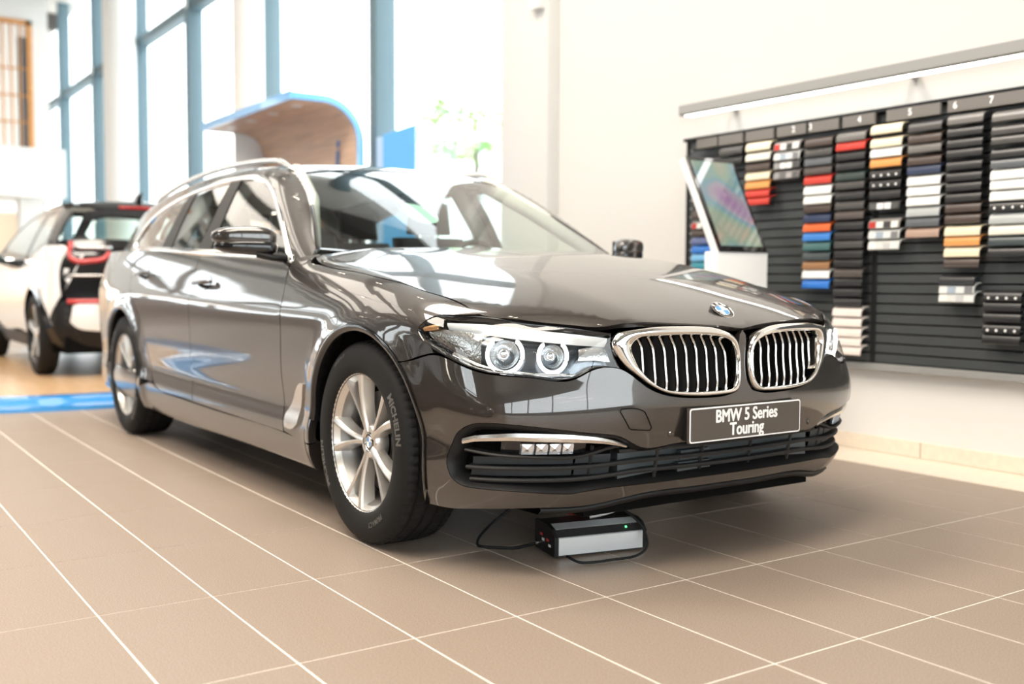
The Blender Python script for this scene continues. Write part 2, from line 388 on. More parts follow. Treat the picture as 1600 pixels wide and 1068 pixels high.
# ---------- estate car, front axle at x=0, nose to +x ----------
WB, HZ = 2.975, .325
half_w = Curve([(.9,.83),(.6,.872),(.3,.902),(0,.918),(-.6,.916),(-1.5,.922),(-2.4,.930),(-2.975,.932),(-3.5,.912),(-3.9,.86),(-4.2,.80)])
side_sec = Curve([(.10,-.10),(.18,-.045),(.235,-.018),(.29,-.006),(.335,-.006),(.40,-.017),(.47,-.012),(.56,-.004),(.66,0),(.74,.001),(.83,-.004),(.90,-.008),(.97,-.016),(1.04,-.030)])
rise = Curve([(.9,0),(-.6,0),(-1.8,.02),(-3.0,.05),(-4,.06)])
def Ys(x, z):
    zz = z-rise(x)*np.clip((z-.3)/.4, 0, 1)
    w = .007+.030*np.clip((x+.45)/.5, 0, 1)**2
    y = half_w(x)+side_sec(zz)-.26*splus(zz-.755, w)
    for wx in (0, -WB):
        r = np.hypot(x-wx, z-.33)
        y = y+.014*np.exp(-((r-.385)/.055)**2)
    return y
front_c = Curve([(.10,.68),(.17,.735),(.21,.775),(.26,.805),(.33,.822),(.40,.834),(.46,.847),(.50,.852),(.55,.849),(.60,.8415),(.64,.8385),(.68,.838),(.74,.836),(.80,.82)])
front_q = Curve([(.2,.22),(.5,.20),(.60,.24),(.72,.29),(.8,.30)])
def Xf(a, z):
    return front_c(z)-front_q(z)*a*a-.40*a**6
def dXf(a, z):
    return 2*front_q(z)*a+2.4*a**5
hood_c = Curve([(.86,.720),(.836,.733),(.80,.753),(.75,.778),(.6,.834),(.4,.888),(.2,.928),(0,.960),(-.2,.983),(-.4,.998),(-.6,1.008),(-.8,1.014)])
crease = Curve([(.8,.36),(.5,.44),(0,.52),(-.5,.58),(-.8,.60)])
def Zt(x, a):
    return hood_c(x)-.045*a*a-.17*(splus(a-crease(x), .018)-splus(-crease(x), .018))
blend = Curve([(.9,.13),(.6,.12),(.35,.09),(0,.09),(-.8,.07)])
tail_c = Curve([(.2,-3.98),(.3,-4.05),(.5,-4.09),(.75,-4.085),(.9,-4.06),(1.0,-4.01)])
def F_low(x, y, z):
    a = np.abs(y)
    fy = a-Ys(x, z)
    fx = (x-Xf(a, z))/np.sqrt(1+dXf(a, z)**2)
    fr = (tail_c(z)+.16*a*a+.35*a**6)-x
    f = smax(smax(fy, fx, .10), fr, .12)
    xc = np.clip(x, -.85, 2)
    ft = (z-Zt(xc, a))/1.08
    ft = ft-.9*splus(-.66-x, .035)
    t = np.clip((a-.40)/.25, 0, 1)
    k = .018+(np.clip(blend(xc), .02, .13)-.018)*t*t*(3-2*t)
    return smax(f, ft, k)
glass_w = Curve([(-.4,.78),(-.75,.818),(-1.2,.845),(-2.0,.872),(-2.7,.862),(-3.3,.820),(-3.9,.74)])
glass_sec = Curve([(.90,.0),(1.0,-.028),(1.1,-.070),(1.2,-.118),(1.3,-.172),(1.38,-.222),(1.5,-.31)])
roof_c = Curve([(-1.2,1.385),(-1.45,1.424),(-1.7,1.446),(-2.1,1.460),(-2.5,1.456),(-2.9,1.436),(-3.3,1.402),(-3.75,1.350)])
bow = Curve([(-.3,.24),(-.75,.206),(-1.35,.10),(-1.6,.09)])
def F_top(x, y, z):
    a = np.abs(y)
    gs = a-(glass_w(x)+glass_sec(z))
    zw = 1.0+.47*(-.45-x)-.035*(-.45-x)**2-bow(x)*a*a
    zr = roof_c(x)-.07*a*a-.10*a**4
    gt = smax((z-zw)/1.12, z-zr, .05)
    rear = ((-3.80-.55*(1.34-z)+.10*a*a)-x)/1.1
    return smax(smax(gs, gt, .045), rear, .06)
def solve(F, o, d, t0=0.0, t1=3.0, n=40):
    """first crossing from outside (F>0) along rays o+t*d, vectorised"""
    o = np.atleast_2d(o).astype(float); d = np.atleast_2d(d).astype(float); m = len(o)
    ts = np.linspace(t0, t1, n)
    P = o[:, None, :]+ts[None, :, None]*d[:, None, :]
    f = F(P[..., 0].ravel(), P[..., 1].ravel(), P[..., 2].ravel()).reshape(m, n)
    c = (f[:, :-1] > 0) & (f[:, 1:] <= 0); k = c.argmax(1); ok = c.any(1); r = np.arange(m)
    lo, hi, fl, fh = ts[k], ts[k+1], f[r, k], f[r, k+1]
    for i in range(9):              # regula falsi with halving
        w = np.clip(fl/(fl-fh+1e-15), .02, .98) if i % 3 else .5
        mid = lo+(hi-lo)*w; v = F(*(o+mid[:, None]*d).T); pos = v > 0
        lo = np.where(pos, mid, lo); fl = np.where(pos, v, fl); hi = np.where(pos, hi, mid); fh = np.where(pos, fh, v)
    t = lo+(hi-lo)*fl/(fl-fh+1e-15)
    P = o+t[:, None]*d; P[~ok] = np.nan
    return P
def normal(F, P, e=1e-3):
    x, y, z = P.T
    g = np.stack([F(x+e, y, z)-F(x-e, y, z), F(x, y+e, z)-F(x, y-e, z), F(x, y, z+e)-F(x, y, z-e)], 1)
    return g/np.linalg.norm(g, axis=1)[:, None]

# ---------------------------------------------------------------- trimmed panels on the body surface
def spline_loop(pts, step, corner=38, closed=True):
    """resample a polygon: rounded between its corners, sharp at them"""
    P = np.array(pts, float); n = len(P)
    idx = range(n) if closed else range(1, n-1); cor = []
    for i in idx:
        a = P[i]-P[i-1]; b = P[(i+1) % n]-P[i]
        c = np.dot(a, b)/(np.linalg.norm(a)*np.linalg.norm(b)+1e-12)
        if math.degrees(math.acos(max(-1, min(1, c)))) > corner: cor.append(i)
    if closed:
        if not cor:
            Q = np.vstack([P[-2:], P, P[:3]]); t = np.arange(len(Q)) ; out = []
            d = np.concatenate([[0], np.cumsum(np.linalg.norm(np.diff(Q, axis=0), axis=1))])
            cx, cy = Curve(np.stack([d, Q[:, 0]], 1)), Curve(np.stack([d, Q[:, 1]], 1))
            m = max(8, int((d[2+n]-d[2])/step)); u = np.linspace(d[2], d[2+n], m, endpoint=False)
            return np.stack([cx(u), cy(u)], 1)
        segs = []
        for k, c in enumerate(cor):
            e = cor[(k+1) % len(cor)]
            ids = [c]; j = c
            while True:
                j = (j+1) % n; ids.append(j)
                if j == e: break
            segs.append(P[ids])
    else:
        cuts = [0]+cor+[n-1]; segs = [P[cuts[k]:cuts[k+1]+1] for k in range(len(cuts)-1)]
    out = []
    for S in segs:
        d = np.concatenate([[0], np.cumsum(np.linalg.norm(np.diff(S, axis=0), axis=1))])
        m = max(1, int(round(d[-1]/step))); u = np.linspace(0, d[-1], m, endpoint=False)
        if len(S) > 2:
            out.append(np.stack([Curve(np.stack([d, S[:, 0]], 1))(u), Curve(np.stack([d, S[:, 1]], 1))(u)], 1))
        else:
            out.append(S[0]+(S[1]-S[0])*(u/d[-1])[:, None])
    if not closed: out.append(P[-1:])
    return np.vstack(out)
def poly_area(P): return .5*np.sum(P[:, 0]*np.roll(P[:, 1], -1)-np.roll(P[:, 0], -1)*P[:, 1])
def shrink(P, d):
    """move a closed loop inwards by d"""
    if d == 0: return P
    s = 1 if poly_area(P) > 0 else -1
    t = np.roll(P, -1, 0)-np.roll(P, 1, 0); t /= np.linalg.norm(t, axis=1)[:, None]+1e-12
    return P+s*d*np.stack([-t[:, 1], t[:, 0]], 1)
def inside(P, Q):
    x, y = Q.T; r = np.zeros(len(Q), bool); n = len(P)
    for i in range(n):
        x0, y0 = P[i]; x1, y1 = P[(i+1) % n]
        if y0 == y1: continue
        c = ((y0 > y) != (y1 > y)) & (x < (x1-x0)*(y-y0)/(y1-y0)+x0); r ^= c
    return r
def seg_dist(P, Q):
    d = np.full(len(Q), 9.); n = len(P)
    for i in range(n):
        a = P[i]; b = P[(i+1) % n]; ab = b-a; t = np.clip(((Q-a)@ab)/(ab@ab+1e-12), 0, 1)
        d = np.minimum(d, np.linalg.norm(Q-a-t[:, None]*ab, axis=1))
    return d
def triangulate(outer, holes, sp):
    lo = outer.min(0); hi = outer.max(0)
    gx, gy = np.meshgrid(np.arange(lo[0]+sp/2, hi[0], sp), np.arange(lo[1]+sp/2, hi[1], sp)); Q = np.stack([gx.ravel(), gy.ravel()], 1)
    k = inside(outer, Q) & (seg_dist(outer, Q) > .45*sp)
    for h in holes: k &= ~inside(h, Q) & (seg_dist(h, Q) > .45*sp)
    V = [outer]+list(holes)+[Q[k]]; E = []; n = 0
    for L in [outer]+list(holes):
        m = len(L); E += [(n+i, n+(i+1) % m) for i in range(m)]; n += m
    V = np.vstack(V)
    r = delaunay_2d_cdt([Vector(v) for v in V], E, [], 0, 1e-7)
    P = np.array([tuple(v) for v in r[0]]); T = np.array([f for f in r[2] if len(f) == 3])
    c = P[T].mean(1); k = inside(outer, c)
    for h in holes: k &= ~inside(h, c)
    T = T[k]; used = np.unique(T); mp = -np.ones(len(P), int); mp[used] = np.arange(len(used))
    return P[used], mp[T]
AX0 = 0.0
def lift(F, mode, Q):
    """2-D panel coordinates to points on the body surface (the half with y>0, or both)"""
    n = len(Q)
    if mode == 'side': o = np.stack([Q[:, 0], np.full(n, 1.25), Q[:, 1]], 1); d = np.tile([0, -1., 0], (n, 1)); return solve(F, o, d, 0, 1.2, 30)
    if mode == 'top': o = np.stack([Q[:, 0], Q[:, 1], np.full(n, 1.75)], 1); d = np.tile([0, 0, -1.], (n, 1)); return solve(F, o, d, 0, 1.45, 36)
    if mode == 'front': c, s = np.cos(Q[:, 0]), np.sin(Q[:, 0]); d = np.stack([-c, -s, 0*c], 1); o = np.stack([AX0+1.3*c, 1.3*s, Q[:, 1]], 1); return solve(F, o, d, 0, 1.2, 30)
    if mode == 'rear': c, s = np.cos(Q[:, 0]), np.sin(Q[:, 0]); d = np.stack([c, -s, 0*c], 1); o = np.stack([-3.3-1.4*c, 1.4*s, Q[:, 1]], 1); return solve(F, o, d, 0, 1.3, 30)
def to2d(mode, P):
    P = np.array(P, float); a = np.abs(P[:, 1])
    if mode == 'side': return np.stack([P[:, 0], P[:, 2]], 1)
    if mode == 'top': return np.stack([P[:, 0], a], 1)
    return np.stack([np.arctan2(a, P[:, 0]-AX0), P[:, 2]], 1)
def panel_data(F, mode, outer, holes=(), sp=.03, depth=.02, off=0.0, gap=.0018, step=.012, corner=38):
    O = shrink(spline_loop(outer, step, corner), gap); H = [shrink(spline_loop(h, step, corner), -gap) for h in holes]
    Q, T = triangulate(O, H, sp)
    P = lift(F, mode, Q); bad = np.isnan(P[:, 0])
    if bad.any():
        good = ~bad
        for i in np.where(bad)[0]:
            j = np.where(good)[0][np.argmin(((Q[good]-Q[i])**2).sum(1))]; P[i] = P[j]
    N = normal(F, P); P = P+N*off
    # face orientation follows the outward normal
    fn = np.cross(P[T[:, 1]]-P[T[:, 0]], P[T[:, 2]]-P[T[:, 0]]); flip = (fn*N[T[:, 0]]).sum(1) < 0
    T = T.copy(); T[flip] = T[flip][:, ::-1]
    V = [P]; NN = [N]; faces = [tuple(t) for t in T]
    if depth:
        cnt = {}
        for t in T:
            for a, b in ((t[0], t[1]), (t[1], t[2]), (t[2], t[0])): cnt[(a, b)] = cnt.get((a, b), 0)+1
        be = [(a, b) for (a, b) in cnt if (b, a) not in cnt]
        n0 = len(P); k = 0; Vf = []; Nf = []
        for a, b in be:
            t = P[b]-P[a]; w = np.cross(t, N[a]); w = w/(np.linalg.norm(w)+1e-9)
            Vf += [P[a], P[b], P[b]-N[b]*depth, P[a]-N[a]*depth]; Nf += [w]*4
            faces.append((n0+k, n0+k+3, n0+k+2, n0+k+1)); k += 4
        V.append(np.array(Vf)); NN.append(np.array(Nf))
    return np.vstack(V), np.vstack(NN), faces
def panel_obj(name, data, mat, parent, flip=False):
    V, N, F = data
    if flip: V = V*[1, -1, 1]; N = N*[1, -1, 1]; F = [f[::-1] for f in F]
    o = mesh(name, V, F, mat, parent); me = o.data
    me.polygons.foreach_set('use_smooth', [True]*len(me.polygons))
    me.normals_split_custom_set_from_vertices([tuple(n) for n in N])
    return o
def pair(name, F, mode, outer, mat, parent, **k):
    d = panel_data(F, mode, outer, **k)
    return [panel_obj(name, d, mat, parent, True), panel_obj(name, d, mat, parent, False)]
def mirror_loop(half):
    """closed loop, symmetric about y=0, from a half outline given from centre to centre"""
    H = np.array(half, float); R = H[::-1]*[1, 1]; return H, R

# ---------------------------------------------------------------- the estate car
CAR = thing('estate_car', 'dark brown-grey metallic estate car with chrome double grille on the tiled floor', 'car')
def arch_pts(cx, a0, a1, r=.380, cz=.335, n=22):
    return [(cx+r*math.cos(math.radians(a)), cz+r*math.sin(math.radians(a))) for a in np.linspace(a0, a1, n)]
hood_shut = [(-.626,.784,.975),(-.604,.792,.951),(-.53,.81,.933),(-.392,.822,.918),(-.189,.818,.902),(-.012,.813,.88),(.124,.80,.862),(.243,.793,.84),(.337,.775,.823),(.422,.765,.802),(.512,.75,.77)]
lamp_3d = [(.343,.88,.726),(.359,.865,.75),(.381,.845,.766),(.437,.81,.77),(.509,.754,.77),(.576,.696,.759),(.633,.633,.749),(.703,.554,.737),(.765,.469,.723),(.77,.473,.694),(.776,.466,.656),(.785,.447,.617),(.755,.541,.619),(.747,.566,.606),(.738,.59,.596),(.691,.674,.6),(.64,.739,.606),(.594,.783,.611),(.536,.821,.626),(.464,.851,.652),(.41,.869,.673),(.367,.879,.699)]
kid_o = [(.471,.701),(.454,.722),(.417,.732),(.345,.740),(.244,.741),(.132,.735),(.077,.723),(.040,.704),(.022,.667),(.018,.615),(.024,.567),(.040,.542),(.076,.533),(.165,.530),(.254,.535),(.313,.546),(.359,.566),(.402,.598),(.438,.629),(.462,.664)]
kid_i = [(.415,.682),(.398,.704),(.349,.713),(.252,.715),(.138,.711),(.085,.702),(.050,.684),(.036,.657),(.033,.615),(.040,.574),(.059,.551),(.097,.545),(.19,.545),(.265,.549),(.313,.556),(.345,.570),(.372,.593),(.395,.623),(.408,.653)]
def nose(a, z, off=0.0, F=F_low):
    """points on the front of the car found along x"""
    a = np.atleast_1d(np.asarray(a, float)); z = np.atleast_1d(np.asarray(z, float))
    P = solve(F, np.stack([np.full(len(a), 1.3), a, z], 1), np.tile([-1., 0, 0], (len(a), 1)), 0, 1.4, 40)
    return P+normal(F, P)*off
# --- hood
R_ = [(-.50, 0), (-.505, .2), (-.53, .45), (-.59, .68)]
hood_half = [(x, a) for x, a in R_]+[(x, a) for x, a, z in hood_shut]+[(.568,.700),(.625,.637),(.695,.556),(.752,.474)]+[(.762,.445),(.772,.41),(.787,.34),(.802,.244),(.817,.132),(.825,.077),(.832,.03),(.834, 0)]
hood_loop = hood_half+[(x, -a) for x, a in hood_half[-2:0:-1]]
hood = panel_obj('hood', panel_data(F_low, 'top', hood_loop, sp=.026, depth=.018), M['paint'], CAR)
tag(hood, 'brown metallic hood with two soft ridges')
# --- front fenders
fend = [(.262,.627),(.35,.643),(.418,.659),(.41,.673),(.367,.699),(.343,.726),(.359,.75),(.381,.766),(.437,.772),(.509,.776)]+[(x, z) for x, a, z in hood_shut[::-1][1:]]
fend = [(x, z+.002) if i > 9 else (x, z) for i, (x, z) in enumerate(fend)]
fend += [(-.655,.968),(-.690,.955),(-.702,.94),(-.684,.868),(-.669,.795),(-.655,.70),(-.660,.61),(-.667,.50),(-.664,.40),(-.645,.300)]
fend += [(-.375,.288)]+arch_pts(.008, 187, 52)
FENDER = pair('front_fender', F_low, 'side', fend, M['paint'], CAR, sp=.024, depth=.03)
vent = [(-.465,.492),(-.443,.494),(-.497,.396),(-.535,.318),(-.618,.312),(-.622,.335),(-.56,.352)]
for o, d in zip(FENDER, (True, False)):
    v = panel_data(F_low, 'side', [(-.448,.496),(-.462,.466),(-.485,.410),(-.501,.365),(-.508,.341),(-.544,.322),(-.628,.319),(-.634,.340),(-.628,.366),(-.607,.386),(-.560,.432),(-.505,.486),(-.48,.497)], sp=.02, depth=.008, off=.006, gap=0)
    tag(panel_obj('vent_trim', v, M['satin'], o, d), 'satin silver blade behind the front wheel')
# --- doors, quarter panels, sills
belt = Curve([(-.6,.935),(-.66,.940),(-1.29,.972),(-1.97,1.003),(-3.14,1.040),(-4.0,1.045)])
def bl(x0, x1, n=12): return [(x, float(belt(x))) for x in np.linspace(x0, x1, n)]
b_line = [(-1.800,1.0),(-1.792,.90),(-1.765,.75),(-1.760,.56),(-1.765,.40),(-1.735,.305)]
fdoor = [(-.708,.944)]+bl(-.75, -1.80)[0:]+b_line[1:]+[(-1.3,.300),(-.648,.296)]+[(-.666,.40),(-.669,.50),(-.662,.61),(-.657,.70),(-.671,.795),(-.686,.868)]
FD = pair('front_door', F_low, 'side', fdoor, M['paint'], CAR, sp=.03, depth=.02)
rdoor = bl(-1.803, -2.86)+[(-2.86,.93),(-2.80,.82),(-2.67,.72),(-2.56,.62),(-2.49,.50),(-2.43,.385),(-2.33,.325),(-2.10,.307),(-1.738,.305)]+b_line[::-1][1:-1]
RD = pair('rear_door', F_low, 'side', rdoor, M['paint'], CAR, sp=.03, depth=.02)
quarter = bl(-2.863, -3.86)+[(-3.90,.9),(-3.92,.7),(-3.91,.45),(-3.86,.25),(-3.55,.22)]+arch_pts(-WB, -17, 172)+[(-2.40,.34),(-2.435,.385),(-2.493,.50),(-2.563,.62),(-2.673,.72),(-2.803,.82),(-2.863,.93)]
QP = pair('rear_quarter_panel', F_low, 'side', quarter, M['paint'], CAR, sp=.035, depth=.03)
sill = [(-.372,.284),(-.645,.296),(-1.3,.298),(-1.735,.301),(-2.10,.304),(-2.33,.321),(-2.40,.336)]+arch_pts(-WB, 0, -22, n=6)[1:]+[(-2.50,.185),(-1.43,.181),(-.40,.182)]
SILL = pair('side_skirt', F_low, 'side', sill, M['paint'], CAR, sp=.03, depth=.05)
# arch lips: a thin glossy inner edge all round the openings
for cx in (.008, -WB):
    pts = arch_pts(cx, 174 if cx > -1 else 178, -14 if cx > -1 else 4, r=.382, n=40)
    P = lift(F_low, 'side', np.array(pts)); ok = ~np.isnan(P[:, 0]); P = P[ok]; N = normal(F_low, P)
    rad = np.stack([P[:, 0]-cx, 0*P[:, 0], P[:, 2]-.335], 1); rad /= np.linalg.norm(rad, axis=1)[:, None]
    rows = [P+rad*.016+N*.001, P+rad*.008+N*.0035, P-rad*.004+N*.001, P-rad*.010-N*.012, P-rad*.008-N*.05]
    for s in (-1, 1):
        MB().grid([[tuple(q) for q in r*[1, s, 1]] for r in rows]).build('wheel_arch_lip', M['black_gloss'], CAR, 3)
# door handles with their dark recess
def handle(door, x, z, s):
    P = lift(F_low, 'side', np.array([[x-.10, z-.004], [x, z], [x+.10, z+.004]]))
    c = P[1]; cup = []
    for k in range(28):
        an = 2*PI*k/28; cup.append((x-.01+.085*math.cos(an), z+.036*math.sin(an)))
    cu = panel_data(F_low, 'side', cup, sp=.02, depth=.0, off=.002, gap=0)
    panel_obj('handle_recess', cu, M['black_gloss'], door, s < 0)
    mb = MB(); pts = []; rr = []
    for t in np.linspace(-1, 1, 13):
        y = c[1]+.012+.026*(1-t**4); pts.append((x+.115*t, s*y, z+.004*t)); rr.append(.013*(1-.35*t**6))
    mb.tube(pts, rr, 10, flat=.75); mb.build('door_handle', M['paint'], door, 3)
for d, s in zip(FD, (-1, 1)): handle(d, -1.60, .862, s)
for d, s in zip(RD, (-1, 1)): handle(d, -2.60, .905, s)
# --- bumper
AX = []
top_c = [(.838,0,.727),(.838,.014,.712),(.838,.0165,.69),(.838,.014,.66),(.838,.012,.615),(.838,.017,.565),(.839,.034,.539),(.838,.074,.529),(.834,.165,.526),(.826,.254,.531),(.817,.313,.542),(.808,.362,.562),(.797,.405,.594),(.786,.437,.616)]
low_l = [(.755,.541,.615),(.747,.566,.602),(.738,.59,.592),(.691,.674,.596),(.64,.739,.602),(.594,.783,.607),(.536,.821,.622),(.464,.851,.648),(.418,.866,.655)]
seam = [(.35,.887,.639),(.262,.912,.623)]
half3 = top_c+low_l+seam
pts2 = [tuple(p) for p in to2d('front', half3)]
for x, z in arch_pts(.008, 48, -21, n=14):
    q = lift(F_low, 'side', np.array([[x, z]]))[0]; pts2.append((math.atan2(q[1], q[0]), z))
bot3 = [(.395,.85,.195),(.45,.835,.192),(.53,.792,.200),(.607,.728,.206),(.669,.638,.209),(.713,.515,.211),(.742,.442,.223),(.773,.338,.240),(.793,.167,.244),(.799,0,.245)]
pts2 += [tuple(p) for p in to2d('front', bot3)]
bump_loop = pts2+[(-a, z) for a, z in pts2[-2:0:-1]]
int_top = [(.478,.853,.345),(.491,.843,.39),(.511,.836,.428),(.531,.83,.444),(.562,.819,.459),(.594,.803,.465),(.652,.76,.465),(.709,.687,.457),(.757,.59,.443),(.777,.531,.435),(.795,.457,.422),(.80,.423,.405),(.804,.39,.388),(.819,.281,.387),(.83,.14,.389),(.838,0,.390)]
int_bot = [(.808,0,.276),(.808,.128,.276),(.797,.259,.274),(.784,.348,.272),(.761,.461,.269),(.737,.535,.262),(.718,.581,.256),(.698,.628,.258),(.65,.714,.265),(.586,.788,.270),(.545,.816,.272),(.515,.833,.278),(.49,.845,.297)]
it = [tuple(p) for p in to2d('front', int_top)]; ib = [tuple(p) for p in to2d('front', int_bot)]
half_i = it+ib[1:]
int_loop = [(-a, z) for a, z in it[:-1]]
int_loop = it[:-1]+[(0, .390)]+[(-a, z) for a, z in it[:-1]][::-1]+[(-a, z) for a, z in ib[1:]][::-1]+[(0, .276)]+ib[1:]
bumper = panel_obj('front_bumper', panel_data(F_low, 'front', bump_loop, holes=[int_loop], sp=.020, depth=.02, step=.010), M['paint'], CAR)
# surround of the lower intake
IL = spline_loop(int_loop, .010)
amt = np.interp(IL[:, 1], [.28, .33, .38], [.006, .016, .022])*np.interp(np.abs(IL[:, 0]), [.35, .60], [.55, 1.0])
def shrink_var(L, d): return L+(shrink(L, 1.0)-L)*d[:, None]
IN = shrink_var(IL, amt); IM = shrink_var(IL, amt*.2)
rows = []
for L, off in ((IL, -.001), (IM, -.004), (IN, -.022), (IN, -.075)):
    P = lift(F_low, 'front', L); rows.append([tuple(q) for q in P+normal(F_low, P)*off])
sur = MB().grid(rows, closed=True).build('intake_surround', M['black'], CAR, 3)
P = panel_data(F_low, 'front', [tuple(q) for q in shrink(IL, .004)[::3]], sp=.03, depth=0, off=-.085, gap=0)
panel_obj('intake_backing', P, M['void'], CAR)
def bar(name, pts, mat, parent, off=-.02, h=.010, depth=.03, n=40, taper=None):
    """a blade that follows the front of the car; pts are (y, z)"""
    L = spline_loop(pts, .02, closed=False); Q = nose(L[:, 0], L[:, 1], off); mb = MB(); rows = []
    N = normal(F_low, Q-normal(F_low, Q)*off*0)
    for i, q in enumerate(Q):
        hh = h if taper is None else h*taper(i/(len(Q)-1))
        b = q-N[i]*[1, 1, 0]*depth; f = q+N[i]*[1, 1, 0]*.003
        rows.append([(q[0], q[1], q[2]+hh/2), (f[0], f[1], q[2]), (q[0], q[1], q[2]-hh/2), (b[0], b[1], q[2]-hh/2), (b[0], b[1], q[2]+hh/2)])
    mb.grid(rows, closed=True); mb.F += [(0, 1, 2, 3, 4), tuple(len(mb.V)-5+k for k in range(5))[::-1]]
    return mb.build(name, mat, parent, .5)
def zpath(zc, zo): return lambda y: zc+(zo-zc)*float(np.interp(abs(y), [.36, .56], [0, 1]))
for zc, zo, ym in ((.371, .366, .44), (.337, .326, .835), (.304, .2875, .825)):
    fz = zpath(zc, zo)
    tag(bar('intake_slat', [(y, fz(y)) for y in np.linspace(-ym, ym, 23)], M['black_soft'], sur, off=-.024, h=.011, depth=.035), 'black horizontal slat')
for y in (-.30, .30, -.11, .11, -.52, .52):
    q = nose([y, y], [.275, .386], -.030 if abs(y) in (.30,) else -.045)
    MB().tube([tuple(q[0]), tuple(q[1])], .006, 6).build('intake_divider', M['black_soft'], sur)
# radiator details seen between the slats
rb = MB()
for i in range(5):
    rb.box((.745, -.20+.005*i, .290+.018*i), (.765, -.06, .300+.018*i))
rb.box((.70, -.42, .25), (.74, .42, .40)); rb.build('radiator_pack', pbr('radiator_metal', (.10, .12, .13), .4, .6), CAR)
# fog lamp pockets on either side
for s in (-1, 1):
    blade = bar('chrome_blade', [(s*y, z) for y, z in [(.838,.405),(.825,.414),(.80,.420),(.77,.424),(.70,.424),(.60,.419),(.52,.411),(.455,.398),(.425,.389)]], M['satin'], sur, off=-.012, h=.018, depth=.03, taper=lambda t: .55+.75*math.sin(PI*min(1, t*.9+.1))**.7*(1-.75*t**5))
    bar('pocket_ledge', [(s*y, z) for y, z in [(.836,.380),(.80,.372),(.72,.364),(.62,.360),(.56,.362),(.50,.378),(.45,.388)]], M['black_soft'], sur, off=-.018, h=.008, depth=.04)
    # closing panels behind the ledges
    for (z0, z1) in ((.332, .357), (.293, .320)):
        for (a0, a1) in ((.575, .83), (.455, .568)):
            p = [(s*a0, z0), (s*a1, z0), (s*a1, z1), (s*a0, z1)]
            us = np.linspace(a0, a1, 10); q0 = nose(s*us, np.full(10, z0), -.045); q1 = nose(s*us, np.full(10, z1), -.045); bk = [tuple(q-[.012, 0, 0]) for q in q0], [tuple(q-[.012, 0, 0]) for q in q1]
            MB().grid([bk[0], [tuple(q) for q in q0], [tuple(q) for q in q1], bk[1]]).build('blanking_panel', pbr('slate_grey_plastic', (.030, .036, .040), .5) if 'slate' not in M else M['slate'], sur, .5)
    # fog lamp: dark housing, four clear cells
    us = np.linspace(.545, .775, 14); q0 = nose(s*us, np.full(14, .367), -.038); q1 = nose(s*us, np.full(14, .406), -.034)
    fl = MB().grid([[tuple(q-[.03, 0, 0]) for q in q0], [tuple(q) for q in q0], [tuple(q) for q in q1], [tuple(q-[.03, 0, 0]) for q in q1]]).build('fog_lamp', M['black_gloss'], CAR, .5)
    for k in range(4):
        y0 = .585+.036*k; y1 = y0+.031
        q = nose(s*np.array([y0, y1, y1, y0]), [.370, .370, .401, .401], -.024); b = q-np.array([.010, 0, 0]); m_ = q.mean(0)-np.array([.002, 0, 0])
        c = MB(); c.add([tuple(v) for v in q]+[tuple(v) for v in b]+[tuple(m_)], [(0,1,5,4),(1,2,6,5),(2,3,7,6),(3,0,4,7),(4,5,8),(5,6,8),(6,7,8),(7,4,8)]); c.build('lamp_cell', M['led_chip'], fl)
# towing eye cover, sensors
for o in [bumper]:
    tc = [(-.462,.505),(-.392,.497),(-.385,.493),(-.357,.445),(-.362,.437),(-.425,.443),(-.432,.447),(-.466,.498)]
    Lq = spline_loop(tc, .008, 24); seamL = nose(Lq[:, 0], Lq[:, 1], .0012)
    MB().tube([tuple(q) for q in seamL], .0016, 6, closed=True).build('towing_eye_cover_seam', M['void'], o)
    for y, z in ((-.795,.499),(-.283,.42),(.348,.411),(.795,.499)):
        q = nose([y], [z], 0)[0]; n = normal(F_low, q[None])[0]
        mb = MB().lathe([(.0, .004), (.009, .004), (.0105, .001), (.0125, .001), (.0125, -.004)], 20, 'x')
        so = mb.build('parking_sensor', M['paint'], o, .6); so.location = q; so.rotation_euler = Vector(n).to_track_quat('X', 'Z').to_euler()
# lower lip
lipL = [(y, .2) for y in np.linspace(-.80, .80, 33)]
bz = Curve([(a, z) for _, a, z in bot3[2:]]+[(-a, z) for _, a, z in bot3[2:-1]])
rows = []
for y in np.linspace(-.64, .64, 41):
    z = float(bz(y)); q = nose([y], [z+.004], 0)[0]; rows.append([(q[0]-.012, y, z-.001), (q[0]-.004, y, z-.007), (q[0]-.02, y, z-.022), (q[0]-.30, y, z-.030)])
MB().grid(rows).build('chin_lip', M['black'], CAR, 3)
